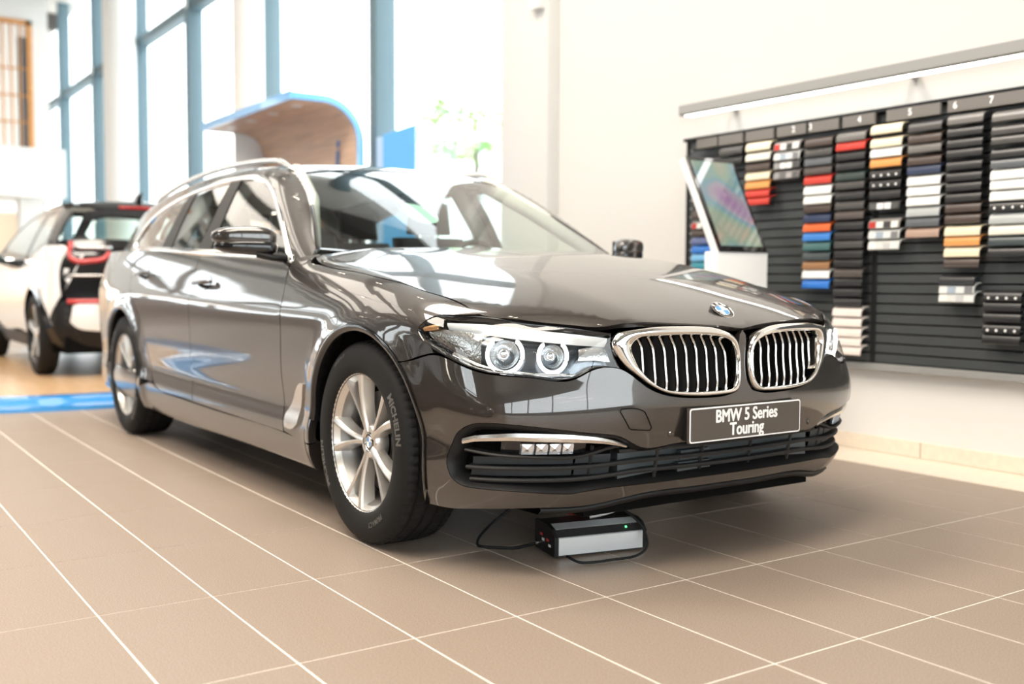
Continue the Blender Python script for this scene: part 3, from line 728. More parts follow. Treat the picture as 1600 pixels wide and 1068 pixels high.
# --- kidney grilles
def radial(loop, n=120):
    L = spline_loop(loop, .004, 60); c = L.mean(0)*0+np.array([.235, .628]); d = L-c; an = np.arctan2(d[:, 1], d[:, 0]*.45); r = np.linalg.norm(d, axis=1)
    o = np.argsort(an); an = an[o]; L = L[o]
    t = np.linspace(-PI, PI, n, endpoint=False); A = np.concatenate([an-2*PI, an, an+2*PI]); LL = np.vstack([L, L, L])
    return np.stack([np.interp(t, A, LL[:, 0]), np.interp(t, A, LL[:, 1])], 1)
Ko, Ki = radial(kid_o), radial(kid_i)
for s in (-1, 1):
    rows = []
    for t, off in ((0, -.012), (0, .002), (.12, .012), (.35, .017), (.7, .016), (.92, .012), (1, .004), (1.02, -.03)):
        L = Ko*(1-t)+Ki*t; P = nose(L[:, 0], np.minimum(L[:, 1], .7445), 0); N = normal(F_low, P)
        N = .45*N+.55*np.array([1, .12, .05]); N /= np.linalg.norm(N, axis=1)[:, None]
        q = P+N*off; rows.append([(p[0], s*p[1], p[2]) for p in q])
    gr = MB().grid(rows, closed=True).build('kidney_grille', M['chrome'], CAR, 3)
    tag(gr, 'chrome framed kidney grille')
    L = Ki[::2]; Pb = nose(L[:, 0], L[:, 1], -.05); cb = Pb.mean(0)
    MB().add([(p[0], s*p[1], p[2]) for p in Pb]+[(cb[0], s*cb[1], cb[2])], [(i, (i+1) % len(Pb), len(Pb)) for i in range(len(Pb))]).build('grille_backing', M['void'], gr)
    Lk = spline_loop(kid_i, .003, 60)
    def span(a):
        d = Lk[:, 0]-a; zs = []
        for i in range(len(Lk)):
            j = (i+1) % len(Lk)
            if d[i]*d[j] < 0: zs.append(Lk[i, 1]+(Lk[j, 1]-Lk[i, 1])*d[i]/(d[i]-d[j]))
        return min(zs), max(zs)
    for k in range(9):
        a = .060+.0385*k; z0, z1 = span(a); zz = np.linspace(z0-.004, z1+.004, 17); t = (zz-z0)/(z1-z0)
        fw = -.012-.022*np.clip((t-.70)/.30, 0, 1)**1.6-.008*np.clip((.25-t)/.25, 0, 1)**2
        aa = a+.006*np.clip((t-.6)/.4, 0, 1)
        P = nose(aa, zz, 0); P[:, 0] += fw
        w = .0042; rc = []; rf = []
        for p in P:
            rc.append([(p[0], s*(p[1]-w), p[2]), (p[0]+.0022, s*p[1], p[2]), (p[0], s*(p[1]+w), p[2]), (p[0]-.007, s*(p[1]+w), p[2]), (p[0]-.007, s*(p[1]-w), p[2])])
            rf.append([(p[0]-.006, s*(p[1]-w*.8), p[2]), (p[0]-.006, s*(p[1]+w*.8), p[2]), (p[0]-.040, s*(p[1]+.009), p[2]), (p[0]-.040, s*(p[1]+.005), p[2])])
        sl = MB().grid(rc, closed=True).build('slat', M['satin'], gr, .9)
        MB().grid(rf, closed=True).build('slat_fin', M['black_soft'], gr, .5)
# --- headlights
M['lamp_inner'] = pbr('headlamp_dark_bezel', (.16, .18, .20), .18, .8)
M['lens_glint'] = pbr('white_lens_glint', (.92, .92, .90), .15, 0, .6)  # white stands in for a window reflected in the top of the lens
M['lamp_silver'] = pbr('headlamp_silver_reflector', (.80, .79, .77), .18, 1, bump=(120, .6))
Fl = F_low
def lamp_front(P): return to2d('front', P)
lamp2 = [tuple(p) for p in lamp_front(lamp_3d)]
LL = spline_loop(lamp2, .008, 30)
for s in (-1, 1):
    fl = s < 0
    rows = []
    for sh, off in ((0.0, -.001), (.003, -.003), (.006, -.010), (.010, -.045)):
        P = lift(Fl, 'front', shrink(LL, sh)); P = P+normal(Fl, P)*off; rows.append([(p[0], s*p[1], p[2]) for p in P])
    hl = MB().grid(rows, closed=True).build('headlight', M['black_gloss'], CAR, 3)
    tag(hl, 'clear headlight with two white light rings')
    inner = panel_data(Fl, 'front', [tuple(q) for q in shrink(LL, .008)[::2]], sp=.02, depth=0, off=-.060, gap=0, corner=60)
    panel_obj('lamp_housing', inner, M['lamp_inner'], hl, fl)
    lens = panel_data(Fl, 'front', [tuple(q) for q in shrink(LL, .004)[::2]], sp=.015, depth=0, off=.001, gap=0, corner=60)
    panel_obj('lens', lens, M['lens'], hl, fl)
    def pt(phi, z, off):
        P = lift(Fl, 'front', np.array([[phi, z]])); P = P+normal(Fl, P)*off; q = P[0]; return np.array([q[0], s*q[1], q[2]])
    ang = lambda x, y: math.atan2(y, x)
    # two light rings: open at the top, flattened where the brow cuts them
    for (cx, cy, cz, rw, rh) in ((.612,.742,.668,.052,.052), (.697,.628,.664,.043,.047)):
        ph = ang(cx, cy); c = pt(ph, cz, -.022); n = normal(Fl, np.array([[c[0], abs(c[1]), c[2]]]))[0]; n[1] *= s
        n = .6*n+.4*np.array([1, 0, 0]); n[2] = 0; n /= np.linalg.norm(n); e1 = np.cross([0, 0, 1], n); e2 = np.array([0, 0, 1.])
        ring = []
        for a in np.linspace(math.radians(128), math.radians(412), 40):
            ring.append(tuple(c+e1*rw*math.cos(a)+e2*min(rh*math.sin(a), rh*.72)))
        tag(MB().tube(ring, .0062, 8).build('light_ring', M['white_led'], hl, 3), 'glowing white light ring')
        bowl = MB(); pr = [(.004, -.050), (.020, -.046), (.034, -.030), (.040, -.012), (.042, -.008)]
        k = rw/.052; rws = []
        for r, h in pr:
            rws.append([tuple(c+e1*r*k*math.cos(a)+e2*r*k*math.sin(a)+n*h) for a in np.linspace(0, 2*PI, 28, endpoint=False)])
        bowl.grid(rws, closed=True).build('reflector_bowl', M['lamp_silver'], hl, 3)
        pj = MB(); rws = []
        for r, h in ((.0, -.014), (.010, -.015), (.018, -.020), (.021, -.030), (.021, -.045)):
            rws.append([tuple(c+e1*r*k*math.cos(a)+e2*r*k*math.sin(a)+n*h) for a in np.linspace(0, 2*PI, 24, endpoint=False)])
        pj.grid(rws, closed=True).build('projector_lens', M['led_chip'], hl, 3)
    # painted white window reflection: brow along the top, indicator at the outer end
    def strip(name, ps, mat, w0, w1):
        rws = [[], [], []]
        for (x, y, z, h) in ps:
            ph = ang(x, y); rws[0].append(tuple(pt(ph, z, w0))); rws[1].append(tuple(pt(ph, z-h*.5, (w0+w1)/2+.006))); rws[2].append(tuple(pt(ph, z-h, w1)))
        return MB().grid(rws).build(name, mat, hl, 3)
    strip('brow_glint', [(.42,.815,.757,.012),(.47,.79,.757,.018),(.52,.745,.756,.022),(.58,.69,.748,.024),(.64,.625,.738,.024),(.71,.548,.726,.026),(.758,.475,.712,.028)], M['lens_glint'], -.014, -.034)
    strip('indicator', [(.375,.872,.733,.022),(.42,.855,.738,.055),(.47,.828,.736,.075),(.52,.798,.730,.090),(.548,.782,.725,.090)], M['lamp_silver'], -.020, -.032)
    strip('side_reflector', [(.362,.876,.737,.012),(.385,.865,.744,.016),(.415,.852,.750,.016)], M['amber'], -.008, -.012)
    strip('lower_trim', [(.47,.838,.668,.014),(.55,.80,.638,.012),(.62,.745,.622,.010),(.70,.655,.614,.010),(.75,.575,.612,.008)], M['chrome'], -.026, -.020)
    strip('inner_blade', [(.735,.56,.690,.040),(.755,.51,.694,.046),(.772,.465,.694,.052)], M['lamp_silver'], -.040, -.028)
# --- roundel on the hood
def roundel(name, parent, r, loc, quat):
    """disc facing local +X"""
    o = MB().lathe([(0, .001), (r*.56, .001), (r*.60, .003), (r*.64, .0015), (r*.93, .0015), (r*.96, .004), (r, .003), (r, -.007)], 40, 'x').build(name, M['black_gloss'], parent, .5)
    o.location = loc; o.rotation_euler = quat.to_euler()
    for r0, r1 in ((.93, 1.0), (.57, .63)):
        MB().lathe([(r*r0, .0016), (r*(r0+r1)/2, .0045), (r*r1, .002)], 40, 'x').build('chrome_ring', M['chrome'], o, 3)
    for k in range(4):
        V = [(.0022, 0, 0)]+[(.0022, r*.57*math.cos(a), r*.57*math.sin(a)) for a in np.linspace(k*PI/2, (k+1)*PI/2, 9)]
        MB().add(V, [(0, i, i+1) for i in range(1, 9)]).build('quadrant', M['blue_enamel'] if k % 2 else M['white_enamel'], o)
    return o
def roundel_letters(o, r):
    for ch, a in (('B', 132), ('M', 90), ('W', 48)):
        V, F = text_mesh(ch, r*.34, .0006); an = math.radians(a); out = []
        for x, y, _ in V:
            # upright along the ring: local y to the right seen from outside is -y
            rad = r*.785+y; t = an-x/(r*.785); out.append((.0026, -rad*math.cos(t)*-1, rad*math.sin(t)))
        MB().add([(p[0], p[1], p[2]) for p in out], F).build('ring_letter', M['white_print'], o)
hp = lift(F_low, 'top', np.array([[.747, 0.]]))[0]; hn = normal(F_low, hp[None])[0]; hn = np.array([.60, 0, .80])
rd = roundel('hood_badge', CAR, .041, tuple(hp+hn*.004), Vector(hn).to_track_quat('X', 'Z')); tag(rd, 'round blue and white badge with chrome rim')
roundel_letters(rd, .041)
# --- number plate
pc = .4447; pw, ph = .2457, .0529
pl = MB().prism([(-pw, -ph), (pw, -ph), (pw, ph), (-pw, ph)], .852, .862, 'x').build('number_plate', M['plate'], CAR); pl.data.transform(Matrix.Translation((0, 0, pc)))
hold = MB().box((.82, -pw+.006, pc-ph+.004), (.8515, pw-.006, pc+ph-.004)).build('plate_holder', M['black'], pl, .6, .006)
def rrect(w, h, r, n=6):
    out = []
    for cx, cy, a0 in ((w-r, h-r, 0), (-w+r, h-r, 90), (-w+r, -h+r, 180), (w-r, -h+r, 270)):
        out += [(cx+r*math.cos(math.radians(a0+90*k/n)), cy+r*math.sin(math.radians(a0+90*k/n))) for k in range(n+1)]
    return out
bo, bi = rrect(pw-.0005, ph-.0005, .009), rrect(pw-.005, ph-.005, .006)
MB().grid([[(.8625, a, b+pc) for a, b in bo], [(.8632, a, b+pc) for a, b in bi]], closed=True).build('white_border', M['white_print'], pl)
for body, dz in (('BMW 5 Series', .0205), ('Touring', -.0225)):
    V, F = text_mesh(body, .0545, 0, spacing=1.0); lt = MB()
    for q in range(9):              # heavy strokes: the outline thickened all round
        ox, oy = (0, 0) if q == 8 else (.0021*math.cos(q*PI/4), .0014*math.sin(q*PI/4))
        lt.add([(.8627+.00003*q, x*.86+ox, y+oy+pc+dz) for x, y, _ in V], F)
    lt.build('lettering', M['white_print'], pl, fix=False)

# ---------------------------------------------------------------- cabin
ws_edge = [(-.700,.752),(-.738,.737),(-.938,.663),(-1.126,.601),(-1.344,.538)]
roof_a = .565
ws_half = [(-.40, 0), (-.43, .25), (-.53, .52), (-.66, .70)]+ws_edge+[(-1.368,.40),(-1.382,.2),(-1.388,0)]
wsl = ws_half+[(x, -a) for x, a in ws_half[-2:0:-1]]
wind = panel_obj('windscreen', panel_data(F_top, 'top', wsl, sp=.035, depth=0, off=-.003), M['glass'], CAR)
tag(wind, 'clear windscreen')
# dark band round the edge of the windscreen
WL = spline_loop(wsl, .015); rows = []
for sh, off in ((0, -.002), (.016, -.002), (.017, -.006)):
    P = lift(F_top, 'top', shrink(WL, sh)); rows.append([tuple(q) for q in P+normal(F_top, P)*off])
MB().grid(rows, closed=True).build('screen_border', M['black_gloss'], wind, 3)
cow = []
for y in np.linspace(-.77, .77, 21):
    z = .972-.075*y*y; cow.append([(-.46-.14*(y/.77)**2, y, z-.012), (-.66-.10*(y/.77)**2, y, z), (-.84, y, z-.006)])
MB().grid(cow).build('cowl_panel', M['black'], CAR, 3)
roof_half = [(-1.392, 0), (-1.386,.2), (-1.372,.40), (-1.350,.535), (-1.45,.558), (-1.7,.572), (-2.3,.578), (-3.0,.562), (-3.7,.53), (-3.80,.4), (-3.82, 0)]
roof = panel_obj('roof', panel_data(F_top, 'top', roof_half+[(x, -a) for x, a in roof_half[-2:0:-1]], sp=.05, depth=.015), M['paint'], CAR)
dlo = [(-3.33,1.045),(-3.345,1.10),(-3.26,1.185),(-3.06,1.262),(-2.80,1.308),(-2.502,1.343),(-2.218,1.364),(-1.951,1.374),(-1.734,1.371),(-1.549,1.354),(-1.421,1.326),(-1.306,1.284),(-1.166,1.212),(-.996,1.110),(-.790,.955)]
dlo_b = [(-.84,.950),(-1.29,.972),(-1.97,1.003),(-2.6,1.024),(-3.14,1.040)]
dlo_loop = dlo+dlo_b
DL = spline_loop(dlo_loop, .012, 45)
# side frame: A-pillar, cant rail and D-pillar in body colour, the glass opening cut out
top_edge = []
for x, a in [(-1.45,.560),(-1.7,.574),(-2.0,.580),(-2.3,.580),(-2.65,.574),(-3.0,.564),(-3.35,.548),(-3.68,.532)]:
    top_edge.append((x, float(lift(F_top, 'top', np.array([[x, a]]))[0][2])))
we = [(x, float(lift(F_top, 'top', np.array([[x, a]]))[0][2])) for x, a in ws_edge]
frame = [(-.705,.938),(-.672,.962)]+we+top_edge+[(-3.84,1.20),(-3.96,1.045)]+[(-3.14,1.030),(-1.97,.993),(-1.29,.962),(-.80,.938)]
FR = pair('window_frame', F_top, 'side', frame, M['paint'], CAR, holes=[[tuple(p) for p in DL[::2]]], sp=.022, depth=.02, gap=.0005)
for fr, s in zip(FR, (-1, 1)):
    rows = []
    for sh, off in ((-.003, -.004), (-.003, .005), (.006, .008), (.021, .005), (.023, -.006)):
        P = lift(F_top, 'side', shrink(DL, sh)); P = P+normal(F_top, P)*off; rows.append([(q[0], s*q[1], q[2]) for q in P])
    tag(MB().grid(rows, closed=True).build('chrome_window_trim', M['chrome'], fr, 3), 'chrome strip round the side windows')
def dlo_z(x):
    d = np.array(dlo); o = np.argsort(d[2:, 0]); return np.interp(x, d[2:, 0][o], d[2:, 1][o])
def win(x0b, x0t, x1b, x1t):
    """window between two slanting pillar lines"""
    tops = [(x, float(dlo_z(x))-.017) for x in np.linspace(x1t, x0t, 9)]
    return [(x0b, float(belt(x0b))+.008)]+[(x1b, float(belt(x1b))+.008)]+tops
wf = [(-.87,.968)]+[(-1.727,.998)]+[(-1.727,1.10),(-1.765,1.345)]+[(x, float(dlo_z(x))-.016) for x in (-1.72,-1.65,-1.55,-1.45,-1.36,-1.28,-1.17,-1.05,-.93)]
wr = win(-1.915, -1.905, -2.36, -2.40)
wq = [(-2.56,1.036),(-3.20,1.058),(-3.24,1.10),(-3.19,1.17),(-3.06,1.235),(-2.80,1.288),(-2.52,1.322)]
for door, s in zip(FD, (-1, 1)):
    panel_obj('side_window', panel_data(F_top, 'side', wf, sp=.06, depth=0, off=-.006, gap=0, corner=30), M['glass'], door, s < 0)
    bp = [(-1.727,1.0),(-1.727,1.10),(-1.768,1.354),(-1.905,1.358),(-1.879,1.142),(-1.914,1.003)]
    panel_obj('pillar_cover', panel_data(F_top, 'side', bp, sp=.05, depth=.01, off=-.002, gap=0), M['black_soft'], door, s < 0)
for door, s in zip(RD, (-1, 1)):
    panel_obj('side_window', panel_data(F_top, 'side', wr, sp=.06, depth=0, off=-.006, gap=0, corner=30), M['glass'], door, s < 0)
    cp = [(-2.36,1.022),(-2.40,1.343),(-2.52,1.328),(-2.56,1.03)]
    panel_obj('pillar_cover', panel_data(F_top, 'side', cp, sp=.05, depth=.01, off=-.002, gap=0), M['black_soft'], door, s < 0)
for q, s in zip(QP, (-1, 1)):
    panel_obj('side_window', panel_data(F_top, 'side', wq, sp=.06, depth=0, off=-.006, gap=0, corner=30), M['glass'], q, s < 0)
# shelf between the shoulder of the doors and the glass
for s in (-1, 1):
    xs = np.linspace(-.66, -3.95, 50); lo = lift(F_low, 'side', np.stack([xs, belt(xs)-.004], 1)); hi = lift(F_top, 'side', np.stack([xs, belt(xs)+.004], 1))
    ok = ~(np.isnan(lo[:, 0]) | np.isnan(hi[:, 0])); lo = lo[ok]; hi = hi[ok]
    r0 = [(p[0], s*(p[1]-.002), p[2]) for p in lo]; r1 = [(p[0], s*(p[1]*.5+q[1]*.5), (p[2]+q[2])/2+.004) for p, q in zip(lo, hi)]; r2 = [(q[0], s*(q[1]-.006), q[2]+.006) for q in hi]
    MB().grid([r0, r1, r2]).build('belt_shoulder', M['paint'], CAR, 3)
    # chrome strip along the foot of the windows
    xs = np.linspace(-.79, -3.3, 44); P = lift(F_top, 'side', np.stack([xs, belt(xs)+.006], 1))
    rws = [[(p[0], s*(p[1]+dy), p[2]+dz) for p in P] for dy, dz in ((.014, -.012), (.019, -.004), (.017, .004), (.008, .008))]
    MB().grid(rws).build('belt_trim', M['chrome'], CAR, 3)
    # roof rail
    pts = []; rr = []
    for t in np.linspace(0, 1, 46):
        x = -1.36-2.30*t; a = float(np.interp(-x, [1.3, 1.5, 2.0, 2.8, 3.4, 3.7], [.548, .572, .590, .582, .558, .540]))
        zr = float(lift(F_top, 'top', np.array([[x, a]]))[0][2]); e = min(1, t/.07, (1-t)/.07); e = e*e*(3-2*e)
        pts.append((x, s*a, zr+.004+.024*e)); rr.append(.012+.004*e)
    tag(MB().tube(pts, rr, 10, flat=.85).build('roof_rail', M['satin'], CAR, 3), 'satin aluminium roof rail')
# --- tail, seen only from the side
tail = [(-.62,.24),(0,.22),(.62,.24),(.66,.6),(.66,1.0),(.4,1.03),(0,1.035),(-.4,1.03),(-.66,1.0),(-.66,.6)]
panel_obj('tailgate', panel_data(F_low, 'rear', [(a*1.15, z) for a, z in tail], sp=.05, depth=.02), M['paint'], CAR)
# --- door mirrors
for s in (-1, 1):
    def blob(c, rx, ry, rz, n=(26, 14), tipz=.75, tipx=.72, back=.35):
        rows = []
        for i in range(n[0]+1):
            u = -1+2*i/n[0]; f = (1-abs(u)**3.2)**.5 if abs(u) < 1 else 0
            w = .5*(u+1)     # 0 inboard, 1 outboard
            row = []
            for k in range(n[1]*2):
                an = 2*PI*k/(n[1]*2); ca, sa = math.cos(an), math.sin(an); e = .62
                px = math.copysign(abs(ca)**e, ca); pz = math.copysign(abs(sa)**e, sa)
                if px < 0: px *= back/1.0+.25
                row.append((c[0]+rx*px*f*(1-(1-tipx)*w)-.085*w, s*(c[1]+ry*u), c[2]+rz*pz*f*(1-(1-tipz)*w)+.008*w))
            rows.append(row)
        return rows
    mir = MB().grid(blob((-.812, .985, 1.036), .074, .116, .050), closed=True).build('door_mirror', M['paint'], CAR, 3)
    tag(mir, 'brown painted door mirror with gloss black lower shell')
    MB().grid(blob((-.808, .980, .999), .077, .112, .036, tipz=.7), closed=True).build('lower_shell', M['black_gloss'], mir, 3)
    MB().tube([(-.80, s*.95, .975), (-.775, s*.90, .962), (-.765, s*.845, .958)], [.030, .026, .034], 12, flat=.5).build('mirror_foot', M['black'], mir, 3)
    MB().grid([[(-.873-.05*(y-.88)/.2, s*y, 1.034+dz) for y in (.90, .95, 1.0, 1.05)] for dz in (-.038, .038)]).build('mirror_glass', M['chrome'], mir)
# --- wheels
def tyre_mesh():
    prof = [(.225,-.098),(.232,-.106),(.246,-.113),(.270,-.1165),(.295,-.115),(.312,-.110),(.324,-.103),(.331,-.094),(.3355,-.086),(.337,-.072),(.331,-.070),(.331,-.062),(.3385,-.060),(.339,-.028),(.332,-.026),(.332,-.016),(.339,-.014),(.339,.014),(.332,.016),(.332,.026),(.339,.028),(.3385,.060),(.331,.062),(.331,.070),(.337,.072),(.3355,.086),(.331,.094),(.312,.110),(.27,.1165),(.232,.106),(.225,.098)]
    n = 216; V = []; F = []; m = len(prof)
    for i in range(n):
        a = 2*PI*i/n; g = i % 3 == 0
        for j, (r, h) in enumerate(prof):
            rr = r
            if g and (j in (8, 9, 24, 25)): rr = r-.0055
            if g and j in (7, 26): rr = r-.003
            if i % 6 == 1 and j in (12, 13, 20, 21): rr = r-.004
            V.append((rr*math.cos(a), h, rr*math.sin(a)))
    for i in range(n):
        j = (i+1) % n
        for k in range(m-1): F.append((i*m+k, i*m+k+1, j*m+k+1, j*m+k))
    return V, F
tyV, tyF = tyre_mesh()
ty_me = bpy.data.meshes.new('tyre'); ty_me.from_pydata(tyV, [], tyF); ty_me.update(); ty_me.materials.append(M['rubber'])
ty_me.polygons.foreach_set('use_smooth', [True]*len(ty_me.polygons)); ty_me.set_sharp_from_angle(angle=.7)
def arc_text(body, size, r, mid_deg, bold=0.0, spacing=1.0, flip=False):
    """lettering round the outer sidewall, tops outwards; seen from -y, angle runs counter-clockwise from +x"""
    V, F = text_mesh(body, size, bold, spacing=spacing); out = []
    for x, y, _ in V:
        rad = r+(y if not flip else -y); an = math.radians(mid_deg)+(-x if not flip else x)/r
        h = float(np.interp(rad, [.232, .246, .270, .295, .312, .324], [.106, .113, .1165, .115, .110, .103]))
        out.append((rad*math.cos(an), -h-.0012, rad*math.sin(an)))
    return out, F
let_mes = []
for t in (('MICHELIN', .036, .286, 22, .0016, 1.05), ('MICHELIN', .036, .286, 202, .0016, 1.05), ('225/55 R 17', .016, .300, 118, .0002, 1.1), ('PRIMACY', .024, .272, -62, .0006, 1.1)):
    tmp = MB().add(*arc_text(*t)).build('tyre_lettering', M['rubber_print']); let_mes.append(tmp.data); bpy.data.objects.remove(tmp)
rim_prof = [(.218,.100),(.205,.092),(.196,.04),(.190,-.01),(.196,-.050),(.212,-.078),(.224,-.094),(.2275,-.101),(.231,-.1045),(.2363,-.1035),(.238,-.098),(.232,-.090)]
def spoke_mesh(side):
    """one arm of a twin spoke, pointing along +x"""
    rows = []; N = 12
    for i in range(N+1):
        t = i/N; r = .034+t*(.2245-.034)
        d = side*math.radians(2.5+9.8*t**.85)*1.0           # angular offset from the pair's centre line
        w = .0078-.0022*math.sin(PI*min(1, t*1.25))+.0035*t**3
        wb = w+.007+.006*t
        hf = -.078-.020*t**1.3-.004*math.sin(PI*t); hb = hf+.034+.014*t
        c = (r*math.cos(d), r*math.sin(d)); tx, ty = -math.sin(d), math.cos(d)
        def P(o, h): return (c[0]+tx*o, h, c[1]+ty*o)
        o_in = -side*w; o_out = side*w; o_outb = side*wb; o_inb = -side*(w+.002)
        rows.append([P(o_in, hf), P(o_in*.2, hf-.0025), P(o_out, hf), P(o_out*1.02+side*.004, hf+.007), P(o_outb, hb), P(o_inb, hb)])
    return rows
hubV = [(.0, -.070), (.030, -.070), (.033, -.073), (.040, -.076), (.052, -.074), (.060, -.062), (.062, -.03)]
def wheel_proto():
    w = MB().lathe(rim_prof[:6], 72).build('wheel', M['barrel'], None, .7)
    MB().lathe(rim_prof[5:], 72).build('rim_flange', M['alloy'], w, .7)
    t = bpy.data.objects.new('tyre', ty_me); COL.objects.link(t); t.parent = w
    for lm_ in let_mes:
        l = bpy.data.objects.new('tyre_lettering', lm_); COL.objects.link(l); l.parent = w
    MB().lathe(hubV, 48).build('hub', M['alloy'], w, .6)
    for k in range(5):
        a = math.radians(107.5-72*k)
        for sd in (-1, 1):
            mb = MB().grid(spoke_mesh(sd), closed=True); mb.F += [tuple(range(6)), tuple(len(mb.V)-6+i for i in range(6))]
            o = mb.build('spoke', M['alloy'], w, .32); o.data.transform(Matrix.Rotation(-a, 4, 'Y'))
        o = MB().lathe([(0, -.074), (.006, -.074), (.007, -.068)], 10, c=(.047*math.cos(a+.63), 0, .047*math.sin(a+.63))).build('wheel_bolt', M['steel_dark'], w, .6)
    cap = roundel('hub_cap', w, .031, (0, -.0715, 0), Vector((0, -1, 0)).to_track_quat('X', 'Z'))
    ch = list(cap.children)
    # fold the badge pieces into the cap so the wheel stays two levels deep
    bm = bmesh.new(); mats = []
    for ob in [cap]+ch:
        mi = len(mats); mats.append(ob.data.materials[0]); n0 = len(bm.faces); bm.from_mesh(ob.data); bm.faces.ensure_lookup_table()
        for f in bm.faces[n0:]: f.material_index = mi
    for ob in ch: bpy.data.objects.remove(ob)
    bm.to_mesh(cap.data); bm.free()
    ids = np.zeros(len(cap.data.polygons), np.int32); cap.data.polygons.foreach_get('material_index', ids)
    cap.data.materials.clear()
    for m in mats: cap.data.materials.append(m)
    cap.data.polygons.foreach_set('material_index', ids)
    MB().lathe([(.07, -.028), (.165, -.028), (.167, -.026), (.167, -.002), (.165, 0), (.07, 0)], 48).build('brake_disc', M['disc'], w, .6)
    cal = MB(); n = 10
    rows = []
    for i in range(n+1):
        a = math.radians(-35+70*i/n)
        rows.append([(r*math.cos(a), h, r*math.sin(a)) for r, h in ((.115, -.045), (.172, -.045), (.182, -.035), (.182, .03), (.115, .03))])
    cal.grid(rows, closed=True); cal.F += [tuple(range(5)), tuple(len(cal.V)-5+i for i in range(5))]; cal.build('brake_caliper', M['steel_dark'], w, .6)
    MB().lathe([(.0, -.012), (.188, -.012), (.188, .05)], 36).build('wheel_dust_shield', M['void'], w)
    return w
w0 = wheel_proto(); w0.parent = CAR
tag(w0, 'silver alloy wheel with five twin spokes')
for i, (x, y, flip, spin) in enumerate([(0, -.798, 0, 0), (-WB, -.812, 0, 1.05), (0, .798, 1, .4), (-WB, .812, 1, 2.1)]):
    w = w0 if i == 0 else copy_tree(w0, CAR)
    w.location = (x, y, HZ+.014); w.rotation_euler = (0, spin if not flip else -spin, PI if flip else 0)
# --- wheel wells, underbody
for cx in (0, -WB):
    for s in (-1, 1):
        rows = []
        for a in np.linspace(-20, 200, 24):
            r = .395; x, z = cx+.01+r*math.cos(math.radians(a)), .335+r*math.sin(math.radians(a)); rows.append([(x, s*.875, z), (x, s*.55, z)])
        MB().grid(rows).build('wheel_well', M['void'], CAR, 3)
ub = MB().box((-3.75, -.50, .17), (.68, .50, .26)).box((-2.53, -.84, .175), (-.43, .84, .27)).box((-.36, -.52, .24), (.62, .52, .60)).box((.40, -.62, .205), (.56, .62, .24)).box((-.42, -.58, .165), (.42, .58, .26)).build('underbody', M['void'], CAR)  # front undertray boxes added to keep light out from under the nose
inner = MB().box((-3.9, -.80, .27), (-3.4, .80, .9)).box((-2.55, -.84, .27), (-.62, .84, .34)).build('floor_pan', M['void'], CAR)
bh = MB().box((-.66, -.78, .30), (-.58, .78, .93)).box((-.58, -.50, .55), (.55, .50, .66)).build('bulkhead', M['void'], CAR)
# --- interior
dash = MB(); rows = []
for y in np.linspace(-.74, .74, 25):
    d = .05*math.exp(-((y-.36)/.16)**2); c = .02*(abs(y)/.74)**2
    rows.append([(-.58, y, .90), (-.60, y, .985-c), (-.78, y, .985+d*.6-c), (-.98, y, .965+d-c), (-1.06, y, .93+d*.6-c), (-1.08, y, .86), (-1.02, y, .60)])
dash.grid(rows).build('dashboard', M['leather_dark'], CAR, 3)
sw = MB(); ring = [(-1.22+.075*math.sin(a)*-1, .36+.185*math.cos(a), .90+.165*math.sin(a)) for a in np.linspace(0, 2*PI, 40, endpoint=False)]
sw.tube(ring, .016, 10, closed=True); st = sw.build('steering_wheel', M['leather_dark'], CAR, 3)
MB().tube([(-1.05, .36, .84), (-1.23, .36, .89)], [.05, .065], 14).build('steering_hub', M['black'], st, .6)
MB().tube([(-1.22, .19, .90), (-1.225, .36, .89), (-1.22, .53, .90)], .014, 8).build('steering_spoke', M['satin'], st, .6)
def seat(y, x0, name):
    def slab(c0, c1, w0, w1, th, n=8):
        rows = []
        for i in range(n+1):
            t = i/n; c = Vector(c0).lerp(Vector(c1), t); w = (w0+(w1-w0)*t); row = []
            for k in range(20):
                a = 2*PI*k/20; e = .5; ca, sa = math.cos(a), math.sin(a)
                row.append((c[0]+th*math.copysign(abs(sa)**e, sa), c[1]+w*math.copysign(abs(ca)**e, ca), c[2]))
            rows.append(row)
        mb = MB().grid(rows, closed=True); mb.F += [tuple(range(20)), tuple(len(mb.V)-20+k for k in range(20))]; return mb
    b = slab((x0-.42, y, .55), (x0-.60, y, 1.10), .25, .20, .075).build(name, M['leather_dark'], CAR, .8)
    MB().box((x0-.42, y-.25, .42), (x0+.08, y+.25, .58)).build('seat_cushion', M['leather_dark'], b, .6, .04, 3)
    slab((x0-.59, y, 1.12), (x0-.61, y, 1.285), .125, .115, .045).build('headrest', M['leather_dark'], b, .8)
    for d in (-.05, .05): MB().tube([(x0-.60, y+d, 1.08), (x0-.60, y+d, 1.15)], .006, 8).build('headrest_post', M['chrome'], b, .6)
    return b
seat(-.38, -1.20, 'front_seat'); seat(.38, -1.20, 'front_seat')
seat(-.40, -2.10, 'rear_seat'); seat(.40, -2.10, 'rear_seat')
hl_ = [(-1.46, .0), (-1.45, .3), (-1.43, .50), (-1.7, .535), (-2.3, .54), (-3.0, .53), (-3.6, .48), (-3.65, 0)]
panel_obj('headliner', panel_data(F_top, 'top', hl_+[(x, -a) for x, a in hl_[-2:0:-1]], sp=.09, depth=0, off=-.045, gap=0), M['headliner'], CAR)
